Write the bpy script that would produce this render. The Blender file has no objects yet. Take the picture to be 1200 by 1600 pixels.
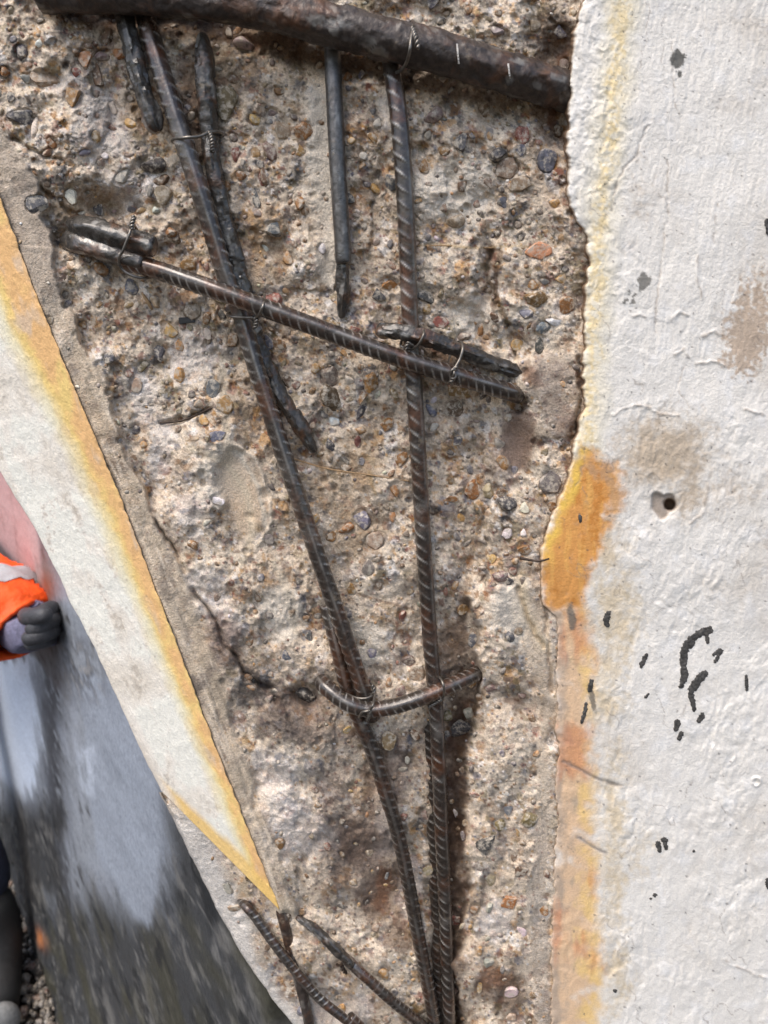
import bpy, bmesh, math, random
import numpy as np
from mathutils import Vector, Matrix

# ------------------------------------------------------------------ camera, sky, sun, exposure
scene = bpy.context.scene
COL = scene.collection
R = math.radians
CAM_H, PITCH, FPX, D = 1.30, R(15.0), 1200.0, 0.42      # wall face is the plane y = D
cam_data = bpy.data.cameras.new('camera')
cam = bpy.data.objects.new('camera', cam_data); COL.objects.link(cam)
cam.location = (0, 0, CAM_H); cam.rotation_euler = (R(90) - PITCH, 0, 0)
cam_data.sensor_fit = 'VERTICAL'; cam_data.sensor_height = 36.0; cam_data.lens = 27.0
cam_data.clip_start = 0.01; cam_data.clip_end = 500
cam_data.dof.use_dof = True; cam_data.dof.focus_distance = 0.43; cam_data.dof.aperture_fstop = 14.0
scene.camera = cam
SUN_EL, SUN_ROT = R(60), R(222)
world = bpy.data.worlds.new('World'); scene.world = world; world.use_nodes = True
wn = world.node_tree.nodes; wl = world.node_tree.links
sky = wn.new('ShaderNodeTexSky'); sky.sky_type = 'NISHITA'; sky.sun_disc = False
sky.sun_elevation = SUN_EL; sky.sun_rotation = SUN_ROT; sky.air_density = 1.0; sky.dust_density = 3.0; sky.ozone_density = 1.0
wl.new(sky.outputs[0], wn['Background'].inputs[0]); wn['Background'].inputs[1].default_value = 0.12
sun_data = bpy.data.lights.new('sun', 'SUN'); sun_data.energy = 1.3; sun_data.angle = R(40); sun_data.color = (1.0, 0.95, 0.89)
sun = bpy.data.objects.new('sun', sun_data); COL.objects.link(sun)
sdir = Vector((math.sin(SUN_ROT) * math.cos(SUN_EL), math.cos(SUN_ROT) * math.cos(SUN_EL), math.sin(SUN_EL)))
sun.rotation_euler = sdir.to_track_quat('Z', 'Y').to_euler()
sun.location = (-2, -3, 5)
scene.view_settings.view_transform = 'Standard'; scene.view_settings.look = 'None'
scene.view_settings.gamma = 1.0; scene.view_settings.exposure = 1.05; scene.view_settings.use_curve_mapping = False

# ------------------------------------------------------------------ helpers
rng = np.random.default_rng(7); random.seed(7)
CP, SP = math.cos(PITCH), math.sin(PITCH)
def ray(px, py):
    px = np.asarray(px, float); py = np.asarray(py, float)
    a = (px - 600) / FPX; b = -(py - 800) / FPX
    return np.stack([a + 0 * b, CP + b * SP + 0 * a, -SP + b * CP + 0 * a], -1)
def W(px, py, h=0.0):            # a point of the wall face, h metres proud of it
    d = ray(px, py); t = (D - np.asarray(h)) / d[..., 1]
    p = d * t[..., None]; p[..., 2] += CAM_H
    return p
def T(px, py, t):                # a point at a depth of t metres
    p = ray(px, py) * np.asarray(t, float)[..., None]; p[..., 2] += CAM_H
    return p
def lin(r, g, b):
    return tuple(((c / 255) / 12.92 if c / 255 <= 0.04045 else ((c / 255 + 0.055) / 1.055) ** 2.4) for c in (r, g, b))
def L3(*c): return np.array(lin(*c))
_tabs = {}
def _tab(seed):
    if seed not in _tabs:
        a = np.random.default_rng(seed + 1000).random((256, 256)) * 2 * np.pi
        _tabs[seed] = (np.cos(a), np.sin(a))
    return _tabs[seed]
def pn(x, y, seed=0):            # gradient noise about -1..1
    gx, gy = _tab(seed)
    x0 = np.floor(x).astype(np.int64); y0 = np.floor(y).astype(np.int64)
    fx = x - x0; fy = y - y0
    u = fx * fx * fx * (fx * (fx * 6 - 15) + 10); v = fy * fy * fy * (fy * (fy * 6 - 15) + 10)
    def g(i, j):
        a = (x0 + i) & 255; b = (y0 + j) & 255
        return gx[a, b] * (fx - i) + gy[a, b] * (fy - j)
    n0 = g(0, 0) * (1 - u) + g(1, 0) * u; n1 = g(0, 1) * (1 - u) + g(1, 1) * u
    return (n0 * (1 - v) + n1 * v) * 1.5
def fbm(x, y, sc, octv=4, seed=0, gain=0.5, ridge=False):
    s = 0; a = 1; tot = 0
    for o in range(octv):
        n = pn(x / sc * 2 ** o + 13.7 * o, y / sc * 2 ** o + 7.1 * o, seed + o)
        if ridge: n = 1 - 2 * np.abs(n)
        s = s + a * n; tot += a; a *= gain
    return s / tot
_wt = {}
def worley(x, y, sc, seed=0):    # F1, F2, three random values of the nearest cell
    if seed not in _wt: _wt[seed] = np.random.default_rng(seed + 5000).random((5, 256, 256))
    tb = _wt[seed]; x = x / sc; y = y / sc
    ix = np.floor(x).astype(np.int64); iy = np.floor(y).astype(np.int64)
    f1 = np.full(x.shape, 9.0); f2 = np.full(x.shape, 9.0); ia = np.zeros(x.shape, np.int64); ib = ia.copy()
    for i in (-1, 0, 1):
        for j in (-1, 0, 1):
            a = (ix + i) & 255; b = (iy + j) & 255
            d = np.hypot(ix + i + tb[0, a, b] - x, iy + j + tb[1, a, b] - y)
            near = d < f1
            f2 = np.where(near, f1, np.minimum(f2, d)); ia = np.where(near, a, ia); ib = np.where(near, b, ib); f1 = np.where(near, d, f1)
    return f1, f2, tb[2, ia, ib], tb[3, ia, ib], tb[4, ia, ib]
def facet(x, y, sc, seed=0, sign=1, tilt=0.9, quad=0.7):   # faceted fracture: upper (or lower) envelope of random tilted planes, and the cell's random values
    if seed not in _wt: _wt[seed] = np.random.default_rng(seed + 5000).random((5, 256, 256))
    tb = _wt[seed]; x = x / sc; y = y / sc
    ix = np.floor(x).astype(np.int64); iy = np.floor(y).astype(np.int64)
    best = np.full(x.shape, -99.0); sec = best.copy(); ia = np.zeros(x.shape, np.int64); ib = ia.copy()
    for i in (-1, 0, 1):
        for j in (-1, 0, 1):
            a = (ix + i) & 255; b = (iy + j) & 255
            dx = x - ix - i - tb[0, a, b]; dy = y - iy - j - tb[1, a, b]
            v = 0.55 * tb[2, a, b] + tilt * ((tb[3, a, b] - 0.5) * dx + (tb[4, a, b] - 0.5) * dy) - quad * (dx * dx + dy * dy)
            m = v > best; sec = np.where(m, best, np.maximum(sec, v)); ia = np.where(m, a, ia); ib = np.where(m, b, ib); best = np.where(m, v, best)
    return sign * best, best - sec, tb[3, ia, ib], tb[4, ia, ib], tb[2, (ia + 7) & 255, ib]
def sst(e0, e1, x):
    t = np.clip((x - e0) / (e1 - e0), 0, 1); return t * t * (3 - 2 * t)
def segd(X, Y, pts, closed=False):   # distance to a polyline
    d = np.full(np.shape(X), 1e9); P = list(pts) + ([pts[0]] if closed else [])
    for (x0, y0), (x1, y1) in zip(P[:-1], P[1:]):
        dx, dy = x1 - x0, y1 - y0; t = np.clip(((X - x0) * dx + (Y - y0) * dy) / (dx * dx + dy * dy + 1e-9), 0, 1)
        d = np.minimum(d, np.hypot(X - x0 - t * dx, Y - y0 - t * dy))
    return d
def polysd(X, Y, pts):               # signed distance to a polygon, positive inside
    ins = np.zeros(np.shape(X), bool); n = len(pts)
    for i in range(n):
        x0, y0 = pts[i]; x1, y1 = pts[(i + 1) % n]
        if y0 == y1: continue
        c = ((y0 > Y) != (y1 > Y)) & (X < (x1 - x0) * (Y - y0) / (y1 - y0) + x0); ins ^= c
    d = segd(X, Y, pts, True)
    return np.where(ins, d, -d)
def blob(X, Y, x, y, rx, ry, ang=0):
    c, s = math.cos(R(ang)), math.sin(R(ang)); u = (X - x) * c + (Y - y) * s; v = -(X - x) * s + (Y - y) * c
    return np.exp(-((u / rx) ** 2 + (v / ry) ** 2))
def mixc(c, col, m):
    return c * (1 - m[..., None]) + np.asarray(col) * m[..., None]
def mesh_np(name, verts, faces, smooth=True):
    """faces: list of int arrays (n,k)"""
    me = bpy.data.meshes.new(name); verts = np.asarray(verts, np.float32).reshape(-1, 3)
    me.vertices.add(len(verts)); me.vertices.foreach_set('co', verts.ravel())
    faces = [np.asarray(f, np.int32) for f in faces if len(f)]
    nl = sum(f.size for f in faces); npoly = sum(len(f) for f in faces)
    me.loops.add(nl); me.polygons.add(npoly)
    me.loops.foreach_set('vertex_index', np.concatenate([f.ravel() for f in faces]))
    tot = np.concatenate([np.full(len(f), f.shape[1], np.int32) for f in faces])
    st = np.concatenate([[0], np.cumsum(tot)[:-1]]).astype(np.int32)
    me.polygons.foreach_set('loop_start', st); me.polygons.foreach_set('loop_total', tot)
    me.polygons.foreach_set('use_smooth', np.full(npoly, smooth, bool))
    me.update(calc_edges=True); me.validate()
    return me
def set_col(me, name, c):
    a = me.attributes.new(name, 'FLOAT_COLOR', 'POINT'); c = np.asarray(c, np.float32).reshape(-1, 3)
    a.data.foreach_set('color', np.concatenate([c, np.ones((len(c), 1), np.float32)], 1).ravel())
def set_f(me, name, v):
    a = me.attributes.new(name, 'FLOAT', 'POINT'); a.data.foreach_set('value', np.asarray(v, np.float32).ravel())
def grid_faces(nr, nc, keep=None, wrap=False):
    i = np.arange(nr * nc).reshape(nr, nc)
    if wrap: i = np.concatenate([i, i[:, :1]], 1)
    f = np.stack([i[:-1, :-1], i[1:, :-1], i[1:, 1:], i[:-1, 1:]], -1)
    if keep is not None: f = f[keep]
    return f.reshape(-1, 4)
def link(name, me, mat=None, parent=None):
    o = bpy.data.objects.new(name, me); COL.objects.link(o)
    if mat is not None and me is not None and not me.materials: me.materials.append(mat)
    if parent is not None: o.parent = parent
    return o
def tag(o, label, cat, group=None, kind=None):
    o['label'] = label; o['category'] = cat
    if group: o['group'] = group
    if kind: o['kind'] = kind
    return o
def empty(name, loc=(0, 0, 0)):
    o = bpy.data.objects.new(name, None); COL.objects.link(o); o.location = loc; o.empty_display_size = 0.02
    return o
def crom(P, n=16):                   # Catmull-Rom through the rows of P
    P = np.asarray(P, float)
    Q = np.concatenate([[2 * P[0] - P[1]], P, [2 * P[-1] - P[-2]]]); out = []
    t = np.linspace(0, 1, n, endpoint=False)[:, None]
    for i in range(len(P) - 1):
        a, b, c, d = Q[i:i + 4]
        out.append(0.5 * (2 * b + (c - a) * t + (2 * a - 5 * b + 4 * c - d) * t ** 2 + (3 * b - a - 3 * c + d) * t ** 3))
    out.append(P[-1:]); return np.concatenate(out)
def resample(P, step):
    s = np.concatenate([[0], np.cumsum(np.linalg.norm(np.diff(P, axis=0), axis=1))]); n = max(3, int(s[-1] / step) + 1)
    q = np.linspace(0, s[-1], n)
    return np.stack([np.interp(q, s, P[:, k]) for k in range(P.shape[1])], 1), q
def frames(P, ref=(0, -1, 0)):
    Tn = np.gradient(P, axis=0); Tn /= np.linalg.norm(Tn, axis=1)[:, None] + 1e-12
    n = np.asarray(ref, float); N = np.zeros_like(P)
    for i in range(len(P)):
        n = n - Tn[i] * n.dot(Tn[i]); l = np.linalg.norm(n)
        if l < 1e-6: n = np.array([0.3, 0.5, 0.8]); n = n - Tn[i] * n.dot(Tn[i]); l = np.linalg.norm(n)
        n = n / l; N[i] = n
    return Tn, N, np.cross(Tn, N)
def tube_data(P, rad, ns, ref=(0, -1, 0), caps=True):
    """rad (n,) or (n,ns)"""
    Tn, N, B = frames(P, ref); th = np.linspace(0, 2 * np.pi, ns, endpoint=False)
    rad = np.asarray(rad, float)
    if rad.ndim == 1: rad = rad[:, None]
    V = P[:, None, :] + (N[:, None, :] * np.cos(th)[None, :, None] + B[:, None, :] * np.sin(th)[None, :, None]) * (rad + np.zeros((1, ns)))[..., None]
    V = V.reshape(-1, 3); F = [grid_faces(len(P), ns, wrap=True)]
    if caps:
        a = len(V); V = np.concatenate([V, P[:1], P[-1:]]); k = np.arange(ns)
        F.append(np.stack([np.full(ns, a), k, (k + 1) % ns], 1)); e = (len(P) - 1) * ns
        F.append(np.stack([np.full(ns, a + 1), e + (k + 1) % ns, e + k], 1))
    return V, F
def merge(parts):
    V = []; F = {}; o = 0
    for v, f in parts:
        for g in f: F.setdefault(g.shape[1], []).append(np.asarray(g) + o)
        V.append(v); o += len(v)
    return np.concatenate(V), [np.concatenate(x) for x in F.values()]

# ------------------------------------------------------------------ materials
def new_mat(name):
    m = bpy.data.materials.new(name); m.use_nodes = True; nt = m.node_tree
    return m, nt.nodes, nt.links, nt.nodes['Principled BSDF']
def nd(n, t, **kw):
    x = n.new(t)
    for k, v in kw.items(): setattr(x, k, v)
    return x
def noise(n, l, co, scale, detail=4, rough=0.55, dist=0.0):
    t = nd(n, 'ShaderNodeTexNoise'); t.inputs['Scale'].default_value = scale; t.inputs['Detail'].default_value = detail
    t.inputs['Roughness'].default_value = rough; t.inputs['Distortion'].default_value = dist; l.new(co, t.inputs['Vector']); return t.outputs['Fac']
def ramp(n, l, fac, stops):
    r = nd(n, 'ShaderNodeValToRGB'); e = r.color_ramp.elements
    while len(e) < len(stops): e.new(0.5)
    for x, (p, c) in zip(e, stops):
        x.position = p; x.color = (*c, 1) if len(c) == 3 else c
    l.new(fac, r.inputs[0]); return r.outputs[0]
def mix(n, l, fac, a, b, mode='MIX'):
    m = nd(n, 'ShaderNodeMix', data_type='RGBA', blend_type=mode)
    for s, v in ((0, fac), (6, a), (7, b)):
        if hasattr(v, 'is_output'): l.new(v, m.inputs[s])
        elif s == 0: m.inputs[0].default_value = v
        else: m.inputs[s].default_value = (*v, 1)
    return m.outputs[2]
def bump(n, l, h, strength, dist, prev=None):
    b = nd(n, 'ShaderNodeBump'); b.inputs['Strength'].default_value = strength; b.inputs['Distance'].default_value = dist
    l.new(h, b.inputs['Height'])
    if prev is not None: l.new(prev, b.inputs['Normal'])
    return b.outputs[0]
G3 = lambda v: (v, v, v)
def vcol_mat(name, rough, fine_sc, fine_amt, bump_sc, bump_d, spec=0.35):
    m, n, l, p = new_mat(name); g = nd(n, 'ShaderNodeNewGeometry').outputs['Position']
    a = nd(n, 'ShaderNodeAttribute', attribute_name='Col').outputs['Color']
    f = noise(n, l, g, fine_sc, 3, 0.65)
    c = mix(n, l, 1.0, a, ramp(n, l, f, [(0.25, G3(1 - fine_amt)), (0.75, G3(1 + fine_amt * 0.6))]), 'MULTIPLY')
    l.new(c, p.inputs['Base Color']); p.inputs['Roughness'].default_value = rough; p.inputs['Specular IOR Level'].default_value = spec
    l.new(bump(n, l, noise(n, l, g, bump_sc, 3, 0.7), 0.8, bump_d), p.inputs['Normal'])
    return m
M = {}
M['concrete'] = vcol_mat('broken_concrete', 0.86, 1100, 0.40, 800, 0.0014, 0.3)
M['paint'] = vcol_mat('old_masonry_paint', 0.72, 900, 0.13, 700, 0.0005, 0.35)
M['rear'] = vcol_mat('mouldy_render', 0.55, 170, 0.28, 130, 0.0012, 0.5)
def stone_mat(name, objcol):
    m, n, l, p = new_mat(name); g = nd(n, 'ShaderNodeNewGeometry').outputs['Position']
    if objcol: a = nd(n, 'ShaderNodeObjectInfo').outputs['Color']
    else: a = nd(n, 'ShaderNodeAttribute', attribute_name='Col').outputs['Color']
    c = mix(n, l, 1.0, a, ramp(n, l, noise(n, l, g, 420, 4, 0.6, 0.6), [(0.3, G3(0.42)), (0.48, G3(0.95)), (0.62, G3(1.1)), (0.72, G3(1.9))]), 'MULTIPLY')
    c = mix(n, l, ramp(n, l, noise(n, l, g, 330, 5, 0.7), [(0.48, G3(0)), (0.6, G3(0.8))]), c, lin(192, 180, 162))   # mortar film
    l.new(c, p.inputs['Base Color'])
    l.new(ramp(n, l, noise(n, l, g, 500, 3), [(0.35, G3(0.34)), (0.65, G3(0.8))]), p.inputs['Roughness'])
    l.new(bump(n, l, noise(n, l, g, 700, 3), 0.5, 0.0005), p.inputs['Normal'])
    return m
M['pebble'] = stone_mat('flint_pebble', True); M['grit'] = stone_mat('flint_grit', False)
def rust_mat(name, base, rust, shine, metal, r0, r1, orange=0.56, pit=0.0008, coat=0.2, crust=0.7):
    m, n, l, p = new_mat(name); g = nd(n, 'ShaderNodeNewGeometry').outputs['Position']
    rib = nd(n, 'ShaderNodeAttribute', attribute_name='rib').outputs['Fac']
    f1 = noise(n, l, g, 55, 6, 0.65, 0.4); f2 = noise(n, l, g, 380, 5, 0.7)
    c = mix(n, l, ramp(n, l, f1, [(orange - 0.1, G3(0)), (orange + 0.1, G3(1))]), base, rust)
    c = mix(n, l, 1.0, c, ramp(n, l, f2, [(0.25, G3(0.4)), (0.75, G3(1.5))]), 'MULTIPLY')
    c = mix(n, l, ramp(n, l, noise(n, l, g, 95, 6, 0.7, 0.3), [(0.60, G3(0)), (0.72, G3(crust))]), c, lin(142, 126, 106))   # cement crust and dust
    mm = nd(n, 'ShaderNodeMath', operation='MULTIPLY'); l.new(rib, mm.inputs[0]); l.new(ramp(n, l, noise(n, l, g, 120, 3), [(0.38, G3(0.15)), (0.6, G3(1))]), mm.inputs[1])
    c = mix(n, l, mm.outputs[0], c, shine)
    l.new(c, p.inputs['Base Color']); p.inputs['Metallic'].default_value = metal; p.inputs['Coat Weight'].default_value = coat; p.inputs['Coat Roughness'].default_value = 0.12
    rr = nd(n, 'ShaderNodeMapRange'); rr.inputs['To Min'].default_value = r0; rr.inputs['To Max'].default_value = r1; rr.inputs['From Min'].default_value = .3; rr.inputs['From Max'].default_value = .7
    l.new(noise(n, l, g, 160, 4), rr.inputs[0]); l.new(rr.outputs[0], p.inputs['Roughness'])
    l.new(bump(n, l, f1, 0.6, pit, bump(n, l, f2, 0.7, 0.0006)), p.inputs['Normal'])
    return m
M['rebar'] = rust_mat('rusted_ribbed_steel', lin(64, 56, 50), lin(98, 64, 44), lin(214, 208, 198), 0.45, 0.2, 0.45, 0.58, 0.001, 0.7)
M['oldbar'] = rust_mat('black_scaled_steel', lin(70, 66, 61), lin(112, 74, 46), lin(176, 172, 164), 0.35, 0.18, 0.5, 0.62, 0.004, 0.5)
M['heavy'] = rust_mat('heavy_rusted_bar', lin(64, 55, 49), lin(96, 66, 46), lin(150, 146, 138), 0.2, 0.3, 0.75, 0.62, 0.003)
M['plainbar'] = rust_mat('worn_plain_steel', lin(98, 95, 92), lin(92, 76, 64), lin(170, 166, 160), 0.7, 0.25, 0.5, 0.66)
def plain_mat(name, c, rough=0.6, metal=0.0, nsc=300, amt=0.3, bd=0.0004, bsc=600):
    m, n, l, p = new_mat(name); g = nd(n, 'ShaderNodeTexCoord').outputs['Object']
    l.new(mix(n, l, 1.0, c, ramp(n, l, noise(n, l, g, nsc, 4, 0.6), [(0.3, G3(1 - amt)), (0.7, G3(1 + amt * 0.7))]), 'MULTIPLY'), p.inputs['Base Color'])
    p.inputs['Roughness'].default_value = rough; p.inputs['Metallic'].default_value = metal
    l.new(bump(n, l, noise(n, l, g, bsc, 3), 0.6, bd), p.inputs['Normal'])
    return m
M['wire'] = plain_mat('annealed_tie_wire', lin(122, 116, 108), 0.36, 0.75, 200, 0.5, 0.0001)
M['wire_dark'] = plain_mat('rusty_tie_wire', lin(66, 52, 42), 0.5, 0.4, 200, 0.5, 0.0001)
M['tar'] = plain_mat('black_bitumen', lin(76, 73, 69), 0.65, 0, 500, 0.6, 0.0012)
M['chalk'] = plain_mat('white_chalk', lin(205, 198, 188), 0.9, 0, 2000, 0.5, 0.0001)
M['straw'] = plain_mat('dry_stalk', lin(150, 122, 88), 0.8, 0, 400, 0.3, 0.0001)
M['black_plastic'] = plain_mat('black_plastic', lin(38, 37, 37), 0.45, 0, 600, 0.3, 0.0002)

# ------------------------------------------------------------------ the pier: outline curves on its face (photo pixels)
ARRIS = np.array([(-300, -430), (-40, 205), (0, 310), (60, 470), (130, 640), (185, 770), (235, 900), (285, 1030), (330, 1150), (385, 1290), (437, 1420), (505, 1600), (530, 1660), (900, 2640)], float)
OUTER = np.array([(-420, -430), (-40, 640), (0, 735), (60, 835), (110, 940), (170, 1060), (240, 1215), (300, 1335), (340, 1420), (378, 1490), (425, 1560), (458, 1600), (500, 1660), (880, 2640)], float)
EDGE = np.array([(940, -700), (925, -60), (915, 0), (905, 40), (895, 90), (893, 150), (890, 220), (888, 300), (903, 345), (920, 368), (922, 400), (918, 450), (915, 500), (917, 540), (915, 600), (912, 640), (904, 690), (888, 745), (870, 800), (855, 840), (845, 870), (849, 910), (852, 945), (868, 962), (873, 985), (871, 1050), (872, 1200), (870, 1300), (866, 1400), (860, 1600), (858, 1660), (850, 2640)], float)
def arris(y): return np.interp(y, ARRIS[:, 1], ARRIS[:, 0])
def outer(y): return np.interp(y, OUTER[:, 1], OUTER[:, 0])
def edge(y):
    y = np.asarray(y, float); z = y * 0
    return np.interp(y, EDGE[:, 1], EDGE[:, 0]) + 8 * fbm(y, z, 60, 4, 31) + 5.0 * fbm(y, z + 5, 15, 3, 35)
GROOVE = [(800, 545), (792, 600), (775, 690), (764, 760), (750, 830), (742, 900), (735, 960), (748, 1040), (742, 1110), (733, 1200), (726, 1300), (722, 1400), (716, 1500), (716, 1660)]
CRACK = [(205, 740), (240, 800), (262, 850), (290, 890), (302, 925), (340, 975), (352, 1005), (385, 1050), (430, 1078), (490, 1088)]
STEP = 1.9
ys = np.concatenate([np.arange(-700, -300, 14.0), np.arange(-300, -60, 5.0), np.arange(-60, 1661, STEP), np.arange(1665, 1900, 5.0), np.arange(1905, 2641, 15.0)])
xs = np.concatenate([np.arange(-450, -67, 10.0), np.arange(-66, 950.1, STEP)])
X, Y = np.meshgrid(xs, ys)

def lagged_groove_x(y): g = np.array(GROOVE); return np.interp(y, g[:, 1], g[:, 0])
FAC = {}
def core_height(X, Y):
    wx = X + 10 * fbm(X, Y, 45, 3, 1); wy = Y + 10 * fbm(X, Y, 45, 3, 5)
    fx = X + 22 * fbm(X, Y, 110, 4, 61); fy = Y + 22 * fbm(X, Y, 110, 4, 65)
    h = np.zeros_like(X); rough = np.ones_like(X)
    # broad form of the break-out
    for (x, y, rx, ry, a, amp) in [(60, 100, 130, 160, 0, 3), (430, 300, 90, 200, 0, -2), (170, 318, 65, 26, 10, -9), (60, 240, 70, 40, 20, 3), (110, 345, 30, 20, 0, -2),
                                   (250, 25, 160, 24, 0, -8), (560, 115, 330, 26, 15, -7), (870, 185, 30, 45, 0, -6), (865, 80, 40, 50, 0, -7), (780, 60, 120, 50, 20, 1), (640, 20, 60, 20, 0, -3),
                                   (765, 440, 12, 70, 4, -6), (800, 540, 40, 18, 20, -5), (814, 624, 14, 12, 0, -9), (806, 690, 30, 60, 3, -6), (690, 440, 60, 60, 0, 3), (848, 600, 40, 50, 0, 1),
                                   (700, 640, 40, 20, 20, -4), (560, 640, 120, 150, 0, -1), (330, 690, 60, 70, 0, 5), (300, 800, 70, 60, 30, 4), (372, 770, 40, 80, -8, 1), (470, 900, 70, 90, 0, -2),
                                   (390, 930, 80, 60, 40, 4), (470, 1085, 40, 24, 10, -7), (505, 1072, 16, 14, 0, -5), (520, 1190, 60, 60, 0, 1), (440, 1260, 80, 90, 0, 5), (470, 1150, 70, 40, 20, 3),
                                   (580, 1230, 24, 50, 0, -4), (560, 1350, 60, 60, 0, -6), (610, 1400, 50, 70, 20, -8), (540, 1500, 90, 50, 30, 2), (650, 1300, 30, 120, 0, -3), (700, 1130, 40, 60, 0, -8),
                                   (712, 1590, 26, 30, 0, -16), (790, 1330, 50, 120, 0, 2), (745, 890, 18, 60, 5, -8), (640, 1560, 60, 60, 0, -2), (800, 1090, 30, 16, 20, -5), (820, 1110, 40, 20, 0, -3), (150, 608, 26, 20, 0, -7), (690, 540, 50, 12, 15, -3)]:
        h += 1.3 * amp * blob(fx, fy, x, y, rx, ry, a)
    # groove beside the long bar: sharp lip on its right, falling away under the bar
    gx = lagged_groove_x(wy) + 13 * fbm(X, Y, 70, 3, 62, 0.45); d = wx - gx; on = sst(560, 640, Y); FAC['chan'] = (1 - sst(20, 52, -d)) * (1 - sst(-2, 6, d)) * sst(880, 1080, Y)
    deep = np.interp(Y, [560, 700, 900, 1000, 1150, 1300, 1500, 1660], [2, 3, 7, 12, 14, 16, 17, 17])
    lip = np.interp(Y, [560, 700, 850, 1000, 1660], [0, 2, 5, 8, 8])
    dj = d + 7 * fbm(X, Y, 22, 3, 63)
    prof = -deep * np.exp(-((dj + 26) / 24.0) ** 2) + lip * sst(-7, 6, dj) * (1 - 0.35 * sst(30, 90, dj)); h += on * prof
    prof = 0 * np.where(d > 0, sst(0, 1, d / (9 + 9 * sst(-0.3, 0.4, fbm(X, Y, 40, 3, 64)))), 0) * (lip + deep) - deep * (1 - sst(np.interp(Y, [560, 900, 1100], [6, 14, 26]), np.interp(Y, [560, 900, 1300], [34, 60, 66]), np.clip(-d, 0, 500)))
    h += 0
    # hacked crack stepping down from the arris
    dc = segd(fx, fy, CRACK); h -= 6 * np.exp(-(dc / 2.8) ** 2) * sst(-0.2, 0.3, fbm(X, Y, 60, 2, 9) + 0.25)
    side = np.interp(fy, [c[1] for c in CRACK], [c[0] for c in CRACK]) - fx
    h += 3.5 * sst(0, 16, side) * sst(730, 800, Y) * (1 - sst(1060, 1180, Y))
    # thin cracks
    for pl, dp, w in [([(765, 395), (760, 440), (775, 475), (800, 520), (805, 560)], 7, 4.0), ([(250, 660), (285, 656), (312, 645), (330, 637)], 4.5, 3.0),
                      ([(0, 250), (60, 290), (110, 330), (150, 350)], 3.5, 3), ([(20, 215), (60, 240), (95, 250)], 4, 3.5), ([(905, 560), (908, 620), (900, 680), (880, 700)], 5, 4),
                      ([(770, 745), (762, 790), (750, 830)], 5, 4), ([(848, 870), (850, 930), (858, 1000), (862, 1080)], 3, 3), ([(808, 920), (835, 990), (850, 1010)], 3, 3)]:
        h -= dp * np.exp(-(segd(X + 6 * fbm(X, Y, 24, 3, 71), Y + 6 * fbm(X, Y, 24, 3, 75), pl) / w) ** 2)
    # ground and trowelled zones: flat
    dA = X - arris(Y)
    wid = np.interp(Y, [-60, 200, 300, 450, 600, 700, 800, 900, 1000, 1100, 1200, 1300, 1420], [0, 40, 62, 46, 44, 40, 34, 50, 44, 44, 34, 28, 22]) + 22 * fbm(X, Y, 80, 4, 21)
    plate = (1 - sst(-2, 9, dA - wid)) * (1 - sst(1424, 1440, Y + 6 * fbm(X, Y, 30, 3, 22))) * sst(150, 260, Y) * sst(-16, -4, dA + 6 * fbm(X, Y, 20, 3, 27))
    step2 = sst(-4, 4, dA - 22 - 10 * fbm(X, Y, 90, 3, 23)) * 1.2
    h = h * (1 - plate) + plate * (6.2 - step2 * sst(800, 860, Y) + 0.8 * fbm(X, Y, 120, 2, 24)); rough = rough * (1 - 0.72 * plate)
    ux = (X - 372 + 6 * fbm(X, Y, 50, 3, 66)) * 0.96 + (Y - 775) * -0.26; uy = (Y - 775) * 0.96 + (X - 372) * 0.26; qs_ = np.hypot(ux / 44, uy / 78)
    scar = (1 - sst(0.6, 1.05, qs_ + 0.2 * fbm(X, Y, 30, 4, 67))) * sst(-40, -8, ux + 10 * fbm(X, Y, 30, 3, 68))
    ringr = np.exp(-((qs_ - 1.06) / 0.07) ** 2) * sst(-5, 12, ux)
    h = h * (1 - scar) + scar * (1.5 - 2.0 * (1 - qs_)) + 1.6 * ringr; rough *= (1 - 0.93 * scar) * (1 - 0.8 * ringr); FAC['ringr'] = ringr
    slot = sst(0, 10, polysd(wx, wy, [(782, 640), (838, 645), (832, 740), (800, 735), (778, 720)])); rough *= 1 - 0.8 * slot
    imp = np.exp(-((X - np.interp(Y, [80, 490], [500, 520])) / 22) ** 2) * sst(90, 120, Y) * (1 - sst(430, 470, Y)); rough *= 1 - 0.65 * imp; h -= 2.2 * imp
    sm = sst(0, 12, polysd(fx, fy, [(800, 900), (815, 890), (850, 960), (868, 1000), (866, 1240), (830, 1260), (840, 1100), (815, 1000)])); rough *= 1 - 0.7 * sm
    sm2 = sst(0, 10, polysd(fx, fy, [(835, 1260), (866, 1250), (862, 1660), (830, 1660), (826, 1400)])); rough *= 1 - 0.55 * sm2
    sm3 = sst(0, 14, polysd(fx, fy, [(860, 545), (912, 540), (912, 650), (880, 700), (835, 690), (825, 600)])); rough *= 1 - 0.7 * sm3; h += 1.5 * sm3
    stri = sst(0, 20, polysd(fx, fy, [(380, 1100), (480, 1130), (560, 1180), (560, 1300), (480, 1330), (400, 1280)]))
    # rubble noise
    n = 2.3 * fbm(X, Y, 120, 2, 41) + 1.4 * fbm(X, Y, 46, 3, 43, 0.5)
    jx = X + 8 * fbm(X, Y, 22, 3, 81); jy = Y + 8 * fbm(X, Y, 22, 3, 85); kx = X + 3.5 * fbm(X, Y, 8, 2, 88); ky = Y + 3.5 * fbm(X, Y, 8, 2, 89)
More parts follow.
